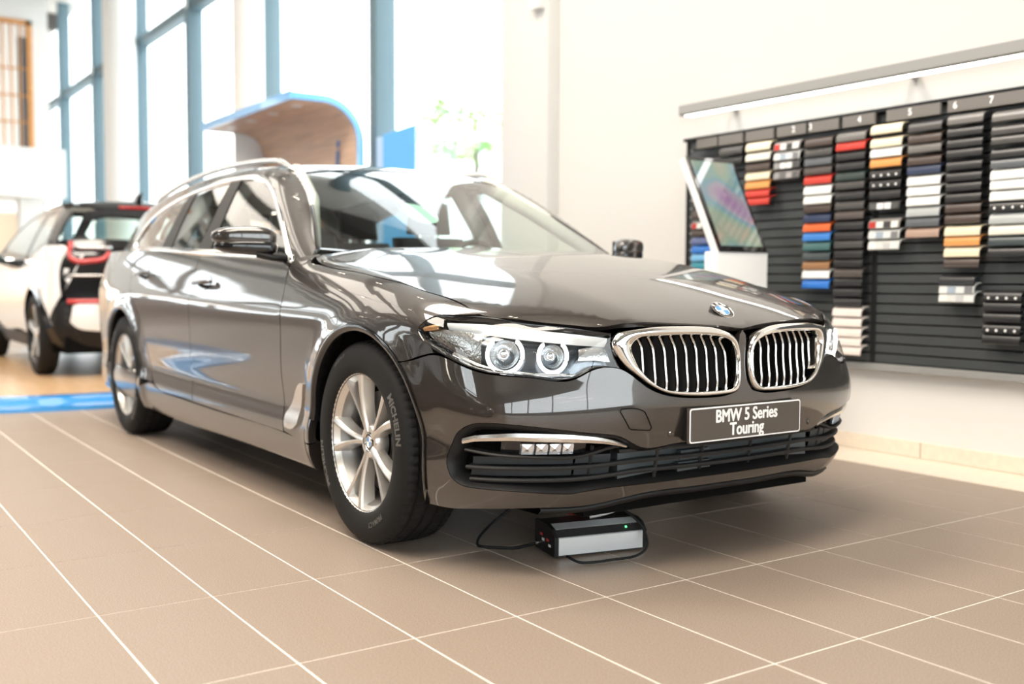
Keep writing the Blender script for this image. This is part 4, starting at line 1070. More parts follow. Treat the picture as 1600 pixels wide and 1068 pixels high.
for s in (-1, 1):       # pale inner pillars and black door cards
    for ps in ([(-.80,.72,1.01),(-1.13,.585,1.22),(-1.44,.52,1.365)], [(-1.80,.79,1.0),(-1.85,.70,1.2),(-1.84,.58,1.375)], [(-2.46,.78,1.03),(-2.45,.68,1.2),(-2.45,.58,1.36)], [(-3.3,.72,1.06),(-3.4,.62,1.2),(-3.5,.54,1.32)]):
        MB().tube([(x, s*y, z) for x, y, z in ps], [.035, .04, .045], 10).build('inner_pillar', M['trim_light'], CAR, 3)
    MB().box((-2.9, s*.80-.02, .34), (-.70, s*.80+.02, .955)).build('door_card', M['leather_dark'], CAR, .6, .015)
mr = MB().tube([(-1.18, .0, 1.285), (-1.19, 0, 1.25)], .012, 8).build('rear_view_mirror', M['black'], CAR, .6)
MB().grid([[(-1.19+dx, .12*u*f, 1.232+.032*v*f) for u, v in ((math.cos(a), math.sin(a)) for a in np.linspace(0, 2*PI, 32, endpoint=False))] for dx, f in ((.012, .05), (.014, .7), (.008, 1), (-.012, 1), (-.014, .9), (-.014, .05))], closed=True).build('mirror_shell', M['black_gloss'], mr, 3)
# round pale sticker on the inside of the screen
sd_ = [(-.838+.105*math.cos(a), -.205+.068*math.sin(a)) for a in np.linspace(0, 2*PI, 32, endpoint=False)]
tag(panel_obj('windscreen_sticker', panel_data(F_top, 'top', sd_, sp=.03, depth=0, off=-.006, gap=0), pbr('mint_sticker', (.50, .74, .64), .5), CAR), 'round pale mint sticker inside the windscreen')

# ---------------------------------------------------------------- sample wall on the right
M['slat'] = pbr('anthracite_slat', (.060, .066, .068), .42)
M['slat_gap'] = pbr('black_groove', (.008, .008, .008), .8)
sw_wall = thing('slat_board', 'anthracite slatted display board fixed to the right wall', 'display board', (0, 2.165, .455))
box('back_plate', (-1.62, -.012, 0), (2.0, .003, 1.29), M['slat_gap'], sw_wall)
pitch = .0505
for k in range(25):
    z = .012+pitch*k; box('slat', (-1.62, -.045, z), (2.0, -.010, z+pitch-.008), M['slat'], sw_wall, .002, 1)
for x in (-.255, -1.62, .875): box('upright', (x-.012, -.052, .01), (x+.012, -.04, 1.275), M['slat_gap'], sw_wall)
box('ledge', (-1.62, -.06, -.03), (2.0, .003, .006), pbr('grey_ledge', (.30, .30, .29), .4), sw_wall, .003, 1)
box('top_rail', (-1.64, -.075, 1.275), (2.0, .003, 1.292), M['black'], sw_wall)
M['hdr'] = pbr('taupe_header_board', (.17, .155, .14), .6)
for (x0, x1) in ((-1.50,-1.33),(-1.315,-1.13),(-1.105,-.90),(-.875,-.675),(-.655,-.46),(-.435,-.24),(-.17,.125),(.165,.62),(.66,.9)):
    box('header_board', (x0, -.100, 1.215), (x1, -.082, 1.272), M['hdr'], sw_wall, .002, 1)
for ch, x in (('2', -.755), ('3', -.640), ('4', -.328), ('5', -.035), ('6', .205), ('7', .385)):
    V, F = text_mesh(ch, .045, .001)
    MB().add([(x+v[0], -.101, 1.246+v[1]) for v in V], F).build('header_number', M['white_print'], sw_wall)
SW = {
 'c0': (-1.299, -1.112, [(1.632, 'gx'), (1.577, 'k')]),
 'c1': (-1.092, -0.902, [(1.635, 'cr'), (1.579, 'ow'), (1.522, 'db'), (1.472, 'cr'), (1.422, 'or'), (1.375, 'r'), (1.332, 'r')]),
 'c2': (-0.878, -0.699, [(1.618, 'm1'), (1.565, 'm2'), (1.516, 'm3'), (1.462, 'm4')]),
 'c3': (-0.668, -0.482, [(1.615, 'db'), (1.563, 'gx'), (1.515, 'sl'), (1.468, 'gb'), (1.418, 'r'), (1.364, 'w'), (1.313, 'w'), (1.266, 'db'), (1.215, 'nv'), (1.166, 'or2'), (1.117, 'bl'), (1.066, 'tg'), (1.013, 'ds'), (0.965, 'wd'), (0.918, 'w'), (0.865, 'bl2')]),
 'c4': (-0.458, -0.279, [(1.62, 'gy'), (1.575, 'r'), (1.524, 'k'), (1.474, 'k'), (1.421, 'kg'), (1.376, 'gx'), (1.323, 'k'), (1.272, 'gx'), (1.222, 'gb'), (1.169, 'k'), (1.117, 'k'), (1.073, 'gx'), (1.022, 'k'), (0.976, 'k'), (0.923, 'gb'), (0.877, 'k'), (0.824, 'k'), (0.773, 'k'), (0.722, 'pk'), (0.669, 'pk'), (0.617, 'pk'), (0.57, 'pk'), (0.524, 'pk')]),
 'c5': (-0.245, -0.070, [(1.636, 'cr'), (1.57, 'cr'), (1.521, 'w'), (1.471, 'or'), (1.415, 'dot'), (1.366, 'dot'), (1.316, 'k'), (1.26, 'm5'), (1.167, 'm1'), (1.116, 'm2'), (1.062, 'm6')]),
 'c6': (-0.034, 0.150, [(1.622, 'gx'), (1.568, 'db'), (1.521, 'gy'), (1.462, 'db'), (1.419, 'nv'), (1.366, 'w'), (1.317, 'w'), (1.268, 'w'), (1.216, 'lg'), (1.167, 'sl'), (1.115, 'tn')]),
 'c7': (0.180, 0.354, [(1.632, 'gy'), (1.576, 'k'), (1.525, 'k'), (1.479, 'k'), (1.422, 'k'), (1.37, 'k'), (1.323, 'k'), (1.273, 'k'), (1.225, 'db'), (1.174, 'db'), (1.116, 'cr'), (1.07, 'or'), (1.018, 'cr'), (0.968, 'db')]),
 'c8': (0.404, 0.574, [(1.62, 'gy'), (1.56, 'gx'), (1.517, 'gx'), (1.457, 'k'), (1.412, 'sl'), (1.362, 'w'), (1.318, 'w'), (1.267, 'w'), (1.219, 'dot'), (1.163, 'lg'), (1.113, 'ow'), (1.064, 'ds'), (1.014, 'k')]),
 'c7b': (0.156, 0.338, [(0.885, 'k'), (0.846, 'm2'), (0.807, 'm6')]),
 'c8b': (0.389, 0.557, [(0.814, 'dot'), (0.769, 'k'), (0.719, 'k'), (0.667, 'dot'), (0.621, 'k')]),
 'cL': (-1.512, -1.341, [(1.275, 'db'), (1.214, 'm1'), (1.168, 'db'), (1.122, 'nv2'), (1.069, 'bl2'), (1.021, 'lb'), (0.973, 'tl')]),
}
CN = {'c0': 'the first column behind the screen', 'c1': 'the column right of the screen', 'c2': 'the column under number two', 'c3': 'the column under number three', 'c4': 'the column under number four', 'c5': 'the column left of five', 'c6': 'the column right of five', 'c7': 'the column under number six', 'c8': 'the column under number seven', 'c7b': 'the small lower group under six', 'c8b': 'the lower group under seven', 'cL': 'the column left of the kiosk'}
ORD = 'top second third fourth fifth sixth seventh eighth ninth tenth eleventh twelfth thirteenth fourteenth fifteenth sixteenth seventeenth eighteenth nineteenth twentieth twenty-first twenty-second twenty-third'.split()
SC_ = {'gx': ('dark grey', (.05, .047, .045)), 'k': ('black', (.012, .012, .013)), 'cr': ('cream', (.80, .70, .50)), 'ow': ('off-white', (.72, .69, .60)), 'db': ('dark brown', (.055, .036, .028)), 'or': ('orange-brown', (.72, .30, .08)), 'r': ('red', (.55, .035, .02)), 'sl': ('slate grey', (.09, .10, .11)), 'gb': ('grey-brown', (.07, .056, .05)), 'w': ('white', (.86, .86, .83)), 'nv': ('navy', (.02, .035, .085)), 'or2': ('orange', (.72, .13, .03)), 'bl': ('bright blue', (.04, .20, .58)), 'tg': ('dark teal', (.05, .13, .13)), 'ds': ('dark slate', (.04, .055, .06)), 'wd': ('brown wood', (.28, .14, .06)), 'bl2': ('blue', (.02, .16, .55)), 'gy': ('grey', (.14, .13, .12)), 'kg': ('green-black', (.022, .04, .035)), 'pk': ('pale pinkish white', (.82, .72, .66)), 'lg': ('light grey', (.42, .44, .44)), 'tn': ('tan', (.40, .27, .21)), 'nv2': ('dull blue', (.10, .13, .28)), 'lb': ('light blue', (.16, .42, .68)), 'tl': ('teal', (.02, .24, .32)), 'dot': ('black, white-dotted', (.012, .012, .013)),
 'm1': ('red-white patchwork', (.30, .28, .26)), 'm2': ('white and grey patchwork', (.6, .6, .58)), 'm3': ('white-centred grey', (.12, .12, .12)), 'm4': ('grey chequered', (.22, .20, .20)), 'm5': ('black, white-barred', (.02, .02, .02)), 'm6': ('white stitched', (.75, .75, .72))}
SEG = {'m1': [(.5, .04, .03), (.8, .8, .76), (.05, .05, .05), (.8, .8, .76)], 'm2': [(.78, .78, .76), (.35, .42, .50), (.7, .72, .72), (.2, .2, .21)], 'm3': [(.3, .3, .3), (.8, .8, .78), (.8, .8, .78), (.08, .08, .08)], 'm4': [(.3, .3, .3), (.15, .15, .15), (.4, .38, .37), (.12, .12, .12)], 'm5': [(.1, .1, .1), (.8, .8, .8), (.8, .8, .8), (.08, .08, .08)], 'm6': [(.8, .8, .77), (.70, .70, .68), (.55, .55, .55), (.75, .75, .73)]}
smat = {k: pbr('sample_'+v[0].replace(' ', '_').replace(',', ''), v[1], .38, 0, .3, .1) for k, v in SC_.items()}
segm = {}
def seg_mat(c):
    if c not in segm: segm[c] = pbr('patch_colour', c, .45)
    return segm[c]
# profile of a sample: hooked on the slat, curling forward and down
out_p = [(.058, .030), (.040, .029), (.022, .025), (.008, .017), (.001, .006), (-.002, -.008), (-.003, -.021)]
in_p = [(y+.0055, z-.0045) for y, z in out_p[::-1]]
prof_s = out_p+in_p
def sample_mesh(w):
    return MB().prism([(y, z) for y, z in prof_s], 0, w, 'x')
base = sample_mesh(.178).build('tmp_sample', None, None, .7); sme = base.data; bpy.data.objects.remove(base); sme.materials.append(smat['k'])
spec = {}
for key in ('dot',)+tuple(SEG):
    pass
for cn, (x0, x1, rows) in SW.items():
    for r, (z, c) in enumerate(rows):
        o = bpy.data.objects.new('trim_sample', sme); COL.objects.link(o)
        o.location = ((x0+x1)/2-.089, 2.050, z); o.material_slots[0].link = 'OBJECT'; o.material_slots[0].material = smat[c]
        where = 'topmost in' if r == 0 else '%s from top in' % ORD[r]
        tag(o, '%s trim sample %s %s' % (SC_[c][0], where, CN[cn]), 'sample', 'trim samples on the slat board')
        if c == 'dot':
            for d in range(4):
                MB().lathe([(0, -.002), (.0055, -.002), (.0065, 0)], 10, 'y', (.025+.043*d, -.0025, -.008)).build('dot', M['white_print'], o)
        elif c in SEG:
            for d, cc in enumerate(SEG[c]):
                MB().add([(.004+.043*d, -.0045, -.021), (.042+.043*d, -.0045, -.021), (.042+.043*d, -.0010, .010), (.004+.043*d, -.0010, .010), (.004+.043*d, .0, -.021), (.042+.043*d, .0, -.021), (.042+.043*d, .004, .010), (.004+.043*d, .004, .010)],
                         [(0, 1, 2, 3), (4, 7, 6, 5), (0, 4, 5, 1), (1, 5, 6, 2), (2, 6, 7, 3), (3, 7, 4, 0)]).build('patch', seg_mat(cc), o)
# light bar above the board
lb = thing('light_bar', 'long white light bar on the right wall above the sample board', 'lamp', (-1.53, 2.17, 1.86))
MB().prism([(-.155, 0), (-.155, .060), (-.225, .060), (-.225, .010), (-.215, 0)], 0, 4.2, 'x').build('housing', pbr('grey_lamp_housing', (.36, .36, .35), .45), lb)
for x in (.25, 1.45, 2.65, 3.85): box('wall_arm', (x-.02, -.157, .02), (x+.02, 0, .045), M['satin'], lb)
MB().box((.04, -.212, -.004), (4.15, -.160, .001)).build('light_strip', pbr('light_strip', (1, 1, 1), .5, emit=(1, .97, .92), es=9), lb)
# ---------------------------------------------------------------- touch-screen kiosk
kk = thing('touch_kiosk', 'white pedestal kiosk with a tilted colourful screen in front of the sample board', 'kiosk', (-.70, 1.63, 0))
M['kiosk_white'] = pbr('kiosk_white', (.90, .89, .87), .35)
box('pedestal', (-.09, -.19, 0), (0, .19, 1.03), M['kiosk_white'], kk, .008, 2)
d = Vector((-.255, 0, .50)); L = d.length; u = d.normalized(); n = Vector((u.z, 0, -u.x))
def kp(y, t, h): p = Vector((0, y, 1.035))+u*t*L+n*h; return tuple(p)
def slab(name, y0, y1, t0, t1, h0, h1, mat, par):
    V = [kp(y0, t0, h0), kp(y1, t0, h0), kp(y1, t1, h0), kp(y0, t1, h0), kp(y0, t0, h1), kp(y1, t0, h1), kp(y1, t1, h1), kp(y0, t1, h1)]
    return MB().add(V, [(0, 3, 2, 1), (4, 5, 6, 7), (0, 1, 5, 4), (1, 2, 6, 5), (2, 3, 7, 6), (3, 0, 4, 7)]).build(name, mat, par, .6, .002, 1)
slab('screen_back', -.178, .178, -.02, 1.0, -.05, -.006, M['kiosk_white'], kk)
bz_ = slab('bezel', -.175, .175, -.015, 1.0, -.006, .004, M['black_gloss'], kk)
ms = bpy.data.materials.new('pastel_screen_picture'); ms.use_nodes = True; nt = ms.node_tree; b = nt.nodes['Principled BSDF']
tc = nt.nodes.new('ShaderNodeTexCoord'); nz = nt.nodes.new('ShaderNodeTexNoise'); nz.inputs['Scale'].default_value = 3.0; nz.inputs['Detail'].default_value = 1; nz.inputs['Distortion'].default_value = .5
hs = nt.nodes.new('ShaderNodeValToRGB'); cr = hs.color_ramp
for p, c in ((.30, (.55, .30, .55)), (.42, (.62, .52, .60)), (.50, (.30, .55, .62)), (.58, (.45, .62, .45)), (.68, (.66, .62, .45)), (.78, (.70, .48, .50))):
    e = cr.elements.new(p); e.color = (*c, 1)
cr.elements.remove(cr.elements[0]); cr.elements.remove(cr.elements[-1])
nt.links.new(tc.outputs['Object'], nz.inputs['Vector']); nt.links.new(nz.outputs['Fac'], hs.inputs[0]); nt.links.new(hs.outputs[0], b.inputs['Emission Color']); b.inputs['Emission Strength'].default_value = .55
b.inputs['Base Color'].default_value = (.02, .02, .02, 1); b.inputs['Roughness'].default_value = .05; b.inputs['Coat Weight'].default_value = .5
slab('screen', -.150, .155, .045, .955, .004, .0055, ms, bz_)
# ---------------------------------------------------------------- wooden booth, blue boards
M['oak'] = pbr('pale_oak_veneer', (.70, .46, .31), .5, noise=(4, .16, (.5, 6, 10)))
M['sky_blue'] = pbr('blue_edge_lacquer', (.14, .42, .80), .22, 0, .5)
bt = thing('wooden_booth', 'curved oak booth with blue edges standing before the facade', 'booth', (-5.75, 1.93, 0))
def booth_prof(off):
    p = [(0-off, 0), (0-off, 2.14)]
    for a in np.linspace(0, 90, 14): p.append((-.40+(.40-off)*math.cos(math.radians(a)), 2.14+(.40-off)*math.sin(math.radians(a))))
    p.append((-.70, 2.54-off)); return p
po, pi_ = booth_prof(0), booth_prof(.05)
LN = -2.45
MB().prism(po+pi_[::-1], 0, LN, 'x').build('oak_shell', M['oak'], bt, .5)
po2, pi2 = booth_prof(-.006), booth_prof(.056)
for x0 in (0, LN-.03): MB().prism(po2+pi2[::-1], x0, x0+.03, 'x').build('blue_edge', M['sky_blue'], bt, .5)
box('blue_lip', (LN, -.72, 2.475), (.03, -.70, 2.555), M['sky_blue'], bt)
for k in range(4): MB().lathe([(0, 0), (.05, 0), (.055, .004), (.055, .01)], 20, 'z', (-.35-.58*k, -.50, 2.484)).build('downlight', pbr('downlight_rim', (.9, .88, .85), .3), bt, .6)
V, F = text_mesh('i', .55, .012)
MB().add([(-.42+v[0]+.12*v[1], -.058, 2.02+v[1]) for v in V]+[(-.42+v[0]+.12*v[1], -.050, 2.02+v[1]) for v in V], F+[tuple(i+len(V) for i in f[::-1]) for f in F]).build('wall_letter', pbr('navy_letter', (.03, .12, .36), .4), bt)
b1 = thing('standing_banner', 'pale blue upright panel right of the wooden booth', 'panel', (-5.03, 1.86, 0), .12, 'blue panels by the booth')
box('board', (-.21, -.02, .06), (.20, .02, 2.13), pbr('pale_blue_board', (.45, .62, .86), .4), b1, .004, 1); box('foot', (-.22, -.16, 0), (.21, .16, .06), M['satin'], b1, .006, 1)
b2 = thing('standing_banner', 'deep blue upright panel, right one of the two by the booth', 'panel', (-4.62, 1.72, 0), .85, 'blue panels by the booth')
MB().prism([(-.14, .06), (.14, .06), (.14, 2.16), (-.14, 2.08)], -.02, .02, 'y').build('board', M['sky_blue'], b2, .6, .003, 1); box('foot', (-.15, -.14, 0), (.15, .14, .06), M['satin'], b2, .006, 1)
# ---------------------------------------------------------------- platform of the white car
pf = thing('display_platform', 'low oak platform with a blue rounded rim under the white car', 'platform', (-7.24, -.55, 0))
def sup(a, b, n=120, e=2.5):
    out = []
    for k in range(n):
        t = 2*PI*k/n; c, s = math.cos(t), math.sin(t); out.append((a*math.copysign(abs(c)**(2/e), c), b*math.copysign(abs(s)**(2/e), s)))
    return out
M['blue_rim'] = pbr('blue_platform_lacquer', (.03, .33, .80), .18, 0, .6)
M['plank'] = pbr('light_oak_plank', (.62, .40, .22), .28, noise=(5, .12, (1, 9, 1)))
rws = [[(x, y, z) for x, y in sup(a, b)] for a, b, z in ((3.00, 2.30, 0), (3.00, 2.30, .022), (2.78, 2.08, .030), (2.72, 2.02, .050), (2.43, 1.73, .052), (2.42, 1.72, .04))]
MB().grid(rws, closed=True).build('blue_rim', M['blue_rim'], pf, .5)
MB().prism(sup(2.42, 1.72, 100), .02, .046, 'z').build('deck_base', M['plank'], pf)
k = 0; yy = -1.72; W_ = .19
while yy < 1.70:
    y1 = min(yy+W_, 1.72); ym = max(abs(yy), abs(y1)); xm = 2.42*max(0, 1-(ym/1.72)**2.5)**(1/2.5)
    if xm > .3: box('plank', (-xm, yy+.001, .03), (xm, y1-.001, .053), M['plank'], pf)
    yy += W_
# ---------------------------------------------------------------- battery charger and its leads
ch = thing('battery_charger', 'grey battery charger box on the floor under the front bumper', 'charger', (.545, -.32, 0), -.21)
M['charger_grey'] = pbr('brushed_grey_aluminium', (.72, .74, .75), .4, .5)
pr_ = [(0, .006), (0, .066), (-.004, .070), (-.022, .088), (-.060, .098), (-.145, .098), (-.150, .094), (-.150, .006)]
MB().prism(pr_, -.155, .155, 'y').build('case', M['black_soft'], ch)
MB().prism([(.0025, .010), (.0025, .064), (-.001, .067), (-.001, .010)], -.150, .150, 'y').build('front_panel', M['charger_grey'], ch)
MB().prism([(-.020, .0895), (-.058, .0995), (-.060, .0985), (-.022, .0875)], -.150, .150, 'y').build('top_strip', M['charger_grey'], ch)
for s in (-1, 1):
    e = MB().prism([(x*1.02+.002, z*1.02) for x, z in pr_], s*.155, s*.165, 'y').build('end_cap', M['black'], ch)
for k, (x, z) in enumerate(((-.10, .060), (-.085, .045), (-.05, .05), (-.035, .035))):
    box('end_print', (x-.008, -.1665, z-.004), (x+.008, -.1652, z+.004), M['white_print'] if k % 2 else pbr('red_print', (.6, .05, .04), .5), ch)
MB().lathe([(0, -.174), (.006, -.174), (.007, -.165)], 14, 'y', (-.125, 0, .025)).build('end_knob', M['chrome'], ch, .6)
MB().lathe([(0, .004), (.003, .004), (.003, 0)], 10, 'x', (-.012, .095, .080)).build('status_light', pbr('green_status_light', (.1, .8, .2), .3, emit=(.1, 1, .25), es=4), ch)
def cable(label, pts, r, mat):
    P = np.array(pts, float); dd = np.concatenate([[0], np.cumsum(np.linalg.norm(np.diff(P, axis=0), axis=1))]); u_ = np.linspace(0, dd[-1], 40)
    Q = np.stack([Curve(np.stack([dd, P[:, i]], 1))(u_) for i in range(3)], 1); Q[:, 2] = np.maximum(Q[:, 2], r+.001)
    o = MB().tube([tuple(q) for q in Q], r, 8).build('cable', mat, None, 3); return tag(o, label, 'cable')
cable('black charger lead looping over the right end of the charger', [(.46, -.24, .17), (.53, -.215, .13), (.585, -.185, .085), (.62, -.19, .03), (.64, -.25, .008), (.63, -.36, .006), (.60, -.45, .006), (.56, -.47, .02)], .0045, M['black'])
cable('black lead hanging under the bumper behind the charger', [(.40, -.30, .19), (.42, -.27, .13), (.40, -.20, .12), (.36, -.16, .15), (.33, -.22, .18)], .005, M['black'])
cable('thin black lead on the floor left of the charger', [(.402, -.478, .028), (.345, -.525, .006), (.25, -.60, .006), (.20, -.55, .03), (.22, -.42, .12)], .005, M['black'])
cable('red battery lead coiled behind the charger', [(.37, -.36, .12), (.39, -.31, .106), (.41, -.27, .112), (.39, -.24, .125), (.36, -.29, .13), (.36, -.35, .15)], .009, pbr('red_cable', (.42, .03, .02), .4))
cable('pale grey lead rising behind the right end of the charger', [(.46, -.30, .103), (.50, -.22, .125), (.50, -.17, .15), (.47, -.15, .19)], .006, pbr('pale_cable', (.75, .76, .76), .4))

# ---------------------------------------------------------------- small white electric car on the platform
CC = thing('hatchback_car', 'white hatchback with black tailgate parked on the oak platform behind', 'car', (-6.60, .10, .053), PI)
M['car_white'] = pbr('pearl_white_paint', (.80, .78, .75), .25, 0, 1, .03)
M['dark_glass'] = thin_glass('tinted_glass', (.35, .42, .40), 1.6)
M['tail_red'] = pbr('red_tail_lamp', (.55, .03, .03), .15, 0, .8)
c_w = Curve([(.15,.76),(.3,.83),(.45,.868),(.65,.886),(.85,.880),(.98,.862),(1.08,.825),(1.2,.770),(1.35,.690),(1.48,.605),(1.6,.52)])
c_r = Curve([(.15,-.46),(.25,-.54),(.40,-.615),(.55,-.625),(.75,-.600),(.95,-.565),(1.08,-.530),(1.25,-.430),(1.40,-.320),(1.50,-.20),(1.6,-.05)])
c_t = Curve([(-.6,1.455),(-.2,1.505),(.3,1.53),(.9,1.525),(1.4,1.47),(1.8,1.34),(2.2,1.16),(2.6,1.0),(3.0,.88),(3.3,.70),(3.45,.45)])
def F_cc(x, y, z):
    a = np.abs(y)
    fs = a-(c_w(z)-.05*np.clip((-.1-x)/.5, 0, 2)**2-.10*np.clip((x-2.5)/.9, 0, 2)**2)
    fr = c_r(z)+.14*a*a+.25*a**6-x
    ft = (z-(c_t(x)-.10*a*a))/1.05
    return smax(smax(fs, fr, .09), ft, .07)
def cc_lift(mode, Q):
    n = len(Q)
    if mode == 'side': return solve(F_cc, np.stack([Q[:, 0], np.full(n, 1.2), Q[:, 1]], 1), np.tile([0, -1., 0], (n, 1)), 0, 1.15, 34)
    if mode == 'top': return solve(F_cc, np.stack([Q[:, 0], Q[:, 1], np.full(n, 1.8)], 1), np.tile([0, 0, -1.], (n, 1)), 0, 1.6, 40)
    return solve(F_cc, np.stack([np.full(n, -1.2), Q[:, 0], Q[:, 1]], 1), np.tile([1., 0, 0], (n, 1)), 0, 1.6, 40)
_lift = lift
def lift(F, mode, Q):
    if F is F_cc: return cc_lift(mode, Q)
    return _lift(F, mode, Q)
def arch2(cx, a0, a1, r, cz=.345, n=18): return [(cx+r*math.cos(math.radians(a)), cz+r*math.sin(math.radians(a))) for a in np.linspace(a0, a1, n)]
K2 = dict(sp=.06, step=.03, depth=.02, gap=.002)
side_w = [(-.50,1.02),(-.505,.80),(-.47,.60),(-.40,.42)]+arch2(0, 168, 6, .455)+[(.47,.33),(.9,.36),(1.9,.36),(2.08,.40)]+arch2(2.57, 172, 10, .44)+[(3.2,.45),(3.3,.62),(3.0,.80),(2.6,.93),(2.2,.99),(1.55,.955),(1.30,.93),(.95,.915),(.55,.93),(.25,1.0),(.0,1.07),(-.25,1.105),(-.42,1.105)]
pair('side_panel', F_cc, 'side', side_w, M['car_white'], CC, **K2)
frame_s = [(-.38,1.112),(-.25,1.11),(0,1.075),(.25,1.005),(.55,.935),(.95,.92),(1.30,.935),(1.55,.96),(2.2,.995),(2.05,1.14),(1.75,1.30),(1.4,1.40),(.9,1.455),(.3,1.46),(-.1,1.435),(-.28,1.38)]
w_r = [(-.18,1.13),(.05,1.10),(.28,1.02),(.42,.985),(.42,1.38),(.2,1.40),(-.05,1.375),(-.16,1.28)]
w_f = [(.52,.97),(.95,.95),(1.30,.965),(1.55,.99),(1.98,1.02),(1.85,1.15),(1.6,1.29),(1.3,1.37),(.9,1.41),(.52,1.415)]
pair('window_frame', F_cc, 'side', frame_s, M['black_gloss'], CC, holes=[w_r, w_f], **K2)
for w in (w_r, w_f): pair('side_window', F_cc, 'side', w, M['dark_glass'], CC, sp=.08, step=.03, depth=0, gap=0, off=-.004)
rf = [(-.30,0),(-.28,.35),(-.20,.50),(.3,.56),(.9,.56),(1.4,.52),(1.42,.3),(1.44,0)]
panel_obj('roof', panel_data(F_cc, 'top', rf+[(x, -a) for x, a in rf[-2:0:-1]], **K2), M['black_gloss'], CC)
ws = [(1.46,0),(1.44,.3),(1.42,.52),(1.8,.56),(2.2,.64),(2.35,.4),(2.4,0)]
panel_obj('windscreen', panel_data(F_cc, 'top', ws+[(x, -a) for x, a in ws[-2:0:-1]], sp=.08, step=.03, depth=0), M['glass'], CC)
bn = [(2.42,0),(2.37,.4),(2.22,.66),(2.6,.74),(3.0,.70),(3.3,.4),(3.36,0)]
panel_obj('bonnet', panel_data(F_cc, 'top', bn+[(x, -a) for x, a in bn[-2:0:-1]], **K2), M['black_gloss'], CC)
hat = [(0,1.43),(.35,1.425),(.50,1.40),(.585,1.25),(.665,1.10),(.735,.95),(.745,.66),(.60,.645),(0,.64)]
rw = [(0,1.36),(.35,1.355),(.45,1.33),(.53,1.20),(.50,1.165),(.2,1.16),(0,1.16)]
def sym(h): return h+[(-y, z) for y, z in h[-2:0:-1]]
hatch = panel_obj('tailgate', panel_data(F_cc, 'back', sym(hat), holes=[sym(rw)], **K2), M['black_gloss'], CC)
panel_obj('rear_window', panel_data(F_cc, 'back', sym(rw), sp=.08, step=.03, depth=0, gap=0, off=-.003), M['glass'], CC)
def cc_pts(pts, off):
    P = cc_lift('back', np.array(pts)); return [tuple(q) for q in P+normal(F_cc, P)*off]
for s in (-1, 1):
    U = spline_loop([(.645,1.13),(.665,1.06),(.665,1.00),(.63,.975),(.50,.975),(.43,.985),(.36,1.045)], .03, 100, closed=False)
    tag(MB().tube(cc_pts([(s*y, z) for y, z in U], .004), .022, 10).build('tail_lamp', M['tail_red'], CC, 3), 'red U-shaped tail lamp')
    MB().tube(cc_pts([(s*y, .635) for y in np.linspace(.30, .70, 9)], .012), .022, 8).build('rear_reflector', M['tail_red'], CC, 3)
MB().tube(cc_pts([(y, 1.075+.02*y) for y in np.linspace(.34, .62, 9)], .006), .016, 8).build('badge_strip', M['satin'], CC, 3)
MB().tube(cc_pts([(y, .852) for y in np.linspace(-.70, .70, 25)], .004), .010, 8).build('chrome_strip', M['satin'], CC, 3)
low = [(0,.20),(.5,.20),(.68,.24),(.80,.36),(.79,.60),(.745,.645),(.4,.64),(0,.635)]
panel_obj('rear_bumper', panel_data(F_cc, 'back', sym(low), **K2), M['black'], CC)
ins = [(0,.40),(.55,.40),(.64,.425),(.685,.47),(.66,.60),(.62,.615),(0,.615)]
panel_obj('bumper_insert', panel_data(F_cc, 'back', sym(ins), sp=.06, step=.03, depth=.02, off=.018, gap=0), M['car_white'], CC)
sil = [(.46,.20),(2.1,.20),(2.12,.345),(.46,.32)]
pair('sill', F_cc, 'side', sil, M['black_soft'], CC, **K2)
corner = [(-.42,.24),(-.385,.28)]+arch2(0, 192, 165, .41, n=6)+[(-.41,.43),(-.47,.60),(-.54,.62),(-.54,.40),(-.50,.25)]
pair('bumper_corner', F_cc, 'side', corner, M['black_soft'], CC, **K2)
for cx in (0, 2.57):
    r0, r1 = arch2(cx, 188, -8, .455, n=30), arch2(cx, 188, -8, .395, n=30)
    P0, P1 = cc_lift('side', np.array(r0)), cc_lift('side', np.array(r1)); P0 = P0+normal(F_cc, P0)*.004; P1 = P1+normal(F_cc, P1)*.012
    for s in (-1, 1):
        MB().grid([[(p[0], s*p[1], p[2]) for p in P] for P in (P0, P1, P1-np.array([0, .12, 0]))]).build('arch_cladding', M['black_gloss'], CC, .6)
        MB().grid([[(x, s*.80, z), (x, s*.5, z)] for x, z in arch2(cx, 200, -20, .40)]).build('wheel_well', M['void'], CC)
MB().tube([(.0, 0, 1.515), (-.10, 0, 1.545), (-.17, 0, 1.575)], [.03, .028, .010], 8, flat=1.6).build('roof_antenna', M['black_gloss'], CC, 3)
MB().tube(cc_pts([(y, 1.44) for y in np.linspace(-.22, .22, 9)], .006), .012, 8).build('high_brake_lamp', M['tail_red'], CC, 3)
MB().box((-.50, -.72, .20), (3.0, .72, .34)).box((.55, -.55, .34), (.8, .55, .85)).build('floor_pan', M['void'], CC)
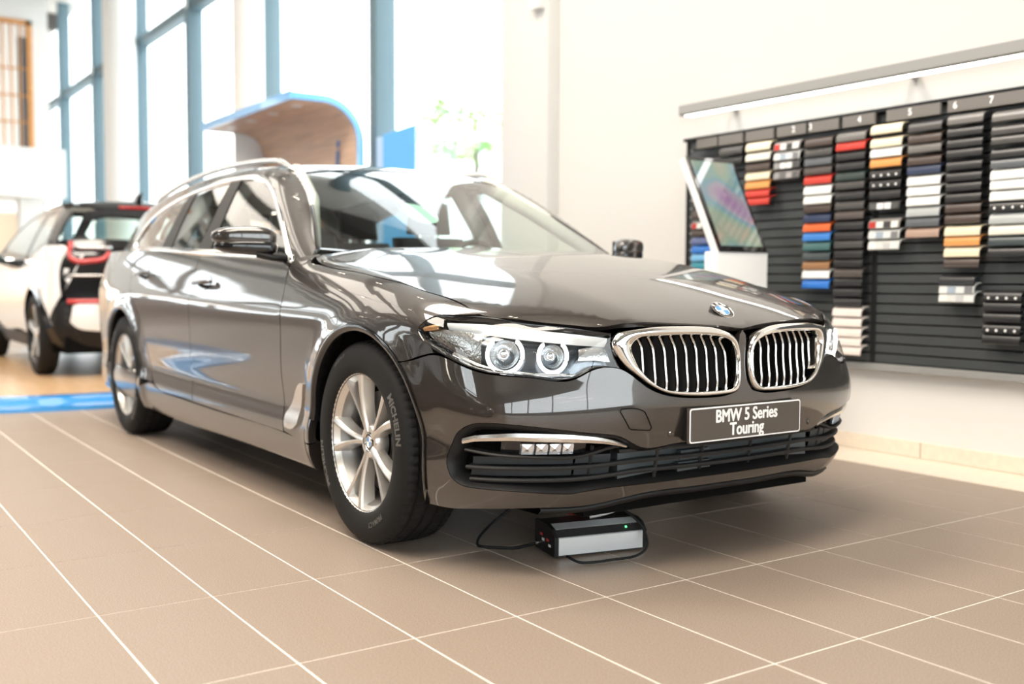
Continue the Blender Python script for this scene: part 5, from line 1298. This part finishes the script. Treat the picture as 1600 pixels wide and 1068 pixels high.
for y in (-.35, .35):
    st = MB().box((1.0, y-.22, .40), (1.14, y+.22, 1.0)).build('seat', M['leather_dark'], CC, .6, .04, 2)
    MB().box((1.02, y-.12, 1.02), (1.11, y+.12, 1.20)).build('headrest', M['leather_dark'], st, .6, .03, 2)
def cc_wheel():
    w = MB().lathe([(.235, .06), (.225, .02), (.228, -.05), (.247, -.072), (.255, -.068)], 40).build('wheel', M['black_gloss'], None, .7)
    MB().lathe([(.245, -.068), (.262, -.080), (.30, -.084), (.335, -.074), (.348, -.058), (.350, -.03), (.350, .03), (.348, .058), (.335, .074), (.30, .084), (.245, .068)], 64).build('tyre', M['rubber'], w, .7)
    MB().lathe([(0, -.064), (.05, -.064), (.055, -.05)], 24).build('hub', M['alloy'], w, .6)
    for k in range(5):
        a = 2*PI*k/5+.3
        rows = []
        for t in np.linspace(0, 1, 7):
            r = .03+.215*t; wd = .030-.010*math.sin(PI*t)+.012*t; rows.append([(r, -.060-.010*t, -wd), (r, -.066-.010*t, 0), (r, -.060-.010*t, wd), (r, -.035, wd*.8), (r, -.035, -wd*.8)])
        mb = MB().grid(rows, closed=True); mb.F += [tuple(range(5)), tuple(len(mb.V)-5+i for i in range(5))]
        o = mb.build('spoke', M['alloy'], w, .5); o.data.transform(Matrix.Rotation(-a, 4, 'Y'))
    MB().lathe([(0, -.02), (.20, -.02)], 24).build('brake_disc', M['disc'], w)
    return w
cw = cc_wheel(); cw.parent = CC
for i, (x, y, f) in enumerate(((0, .80, 1), (2.57, .80, 1), (0, -.80, 0), (2.57, -.80, 0))):
    w = cw if i == 0 else copy_tree(cw, CC)
    w.location = (x, y, .351); w.rotation_euler = (0, .5*i, PI if f else 0)
# door mirror on the visible side
MB().tube([(1.55, .86, .99), (1.52, .98, 1.03), (1.50, 1.06, 1.03)], [.03, .07, .05], 12, flat=.9).build('door_mirror', M['black_gloss'], CC, 3)

# ---------------------------------------------------------------- the next car of the row, mirrored in the paint
nx = copy_tree(CAR); nx.location = (.9, -4.75, 0)
tag(nx, 'dark estate car parked alongside, behind the left edge of the view', 'car')
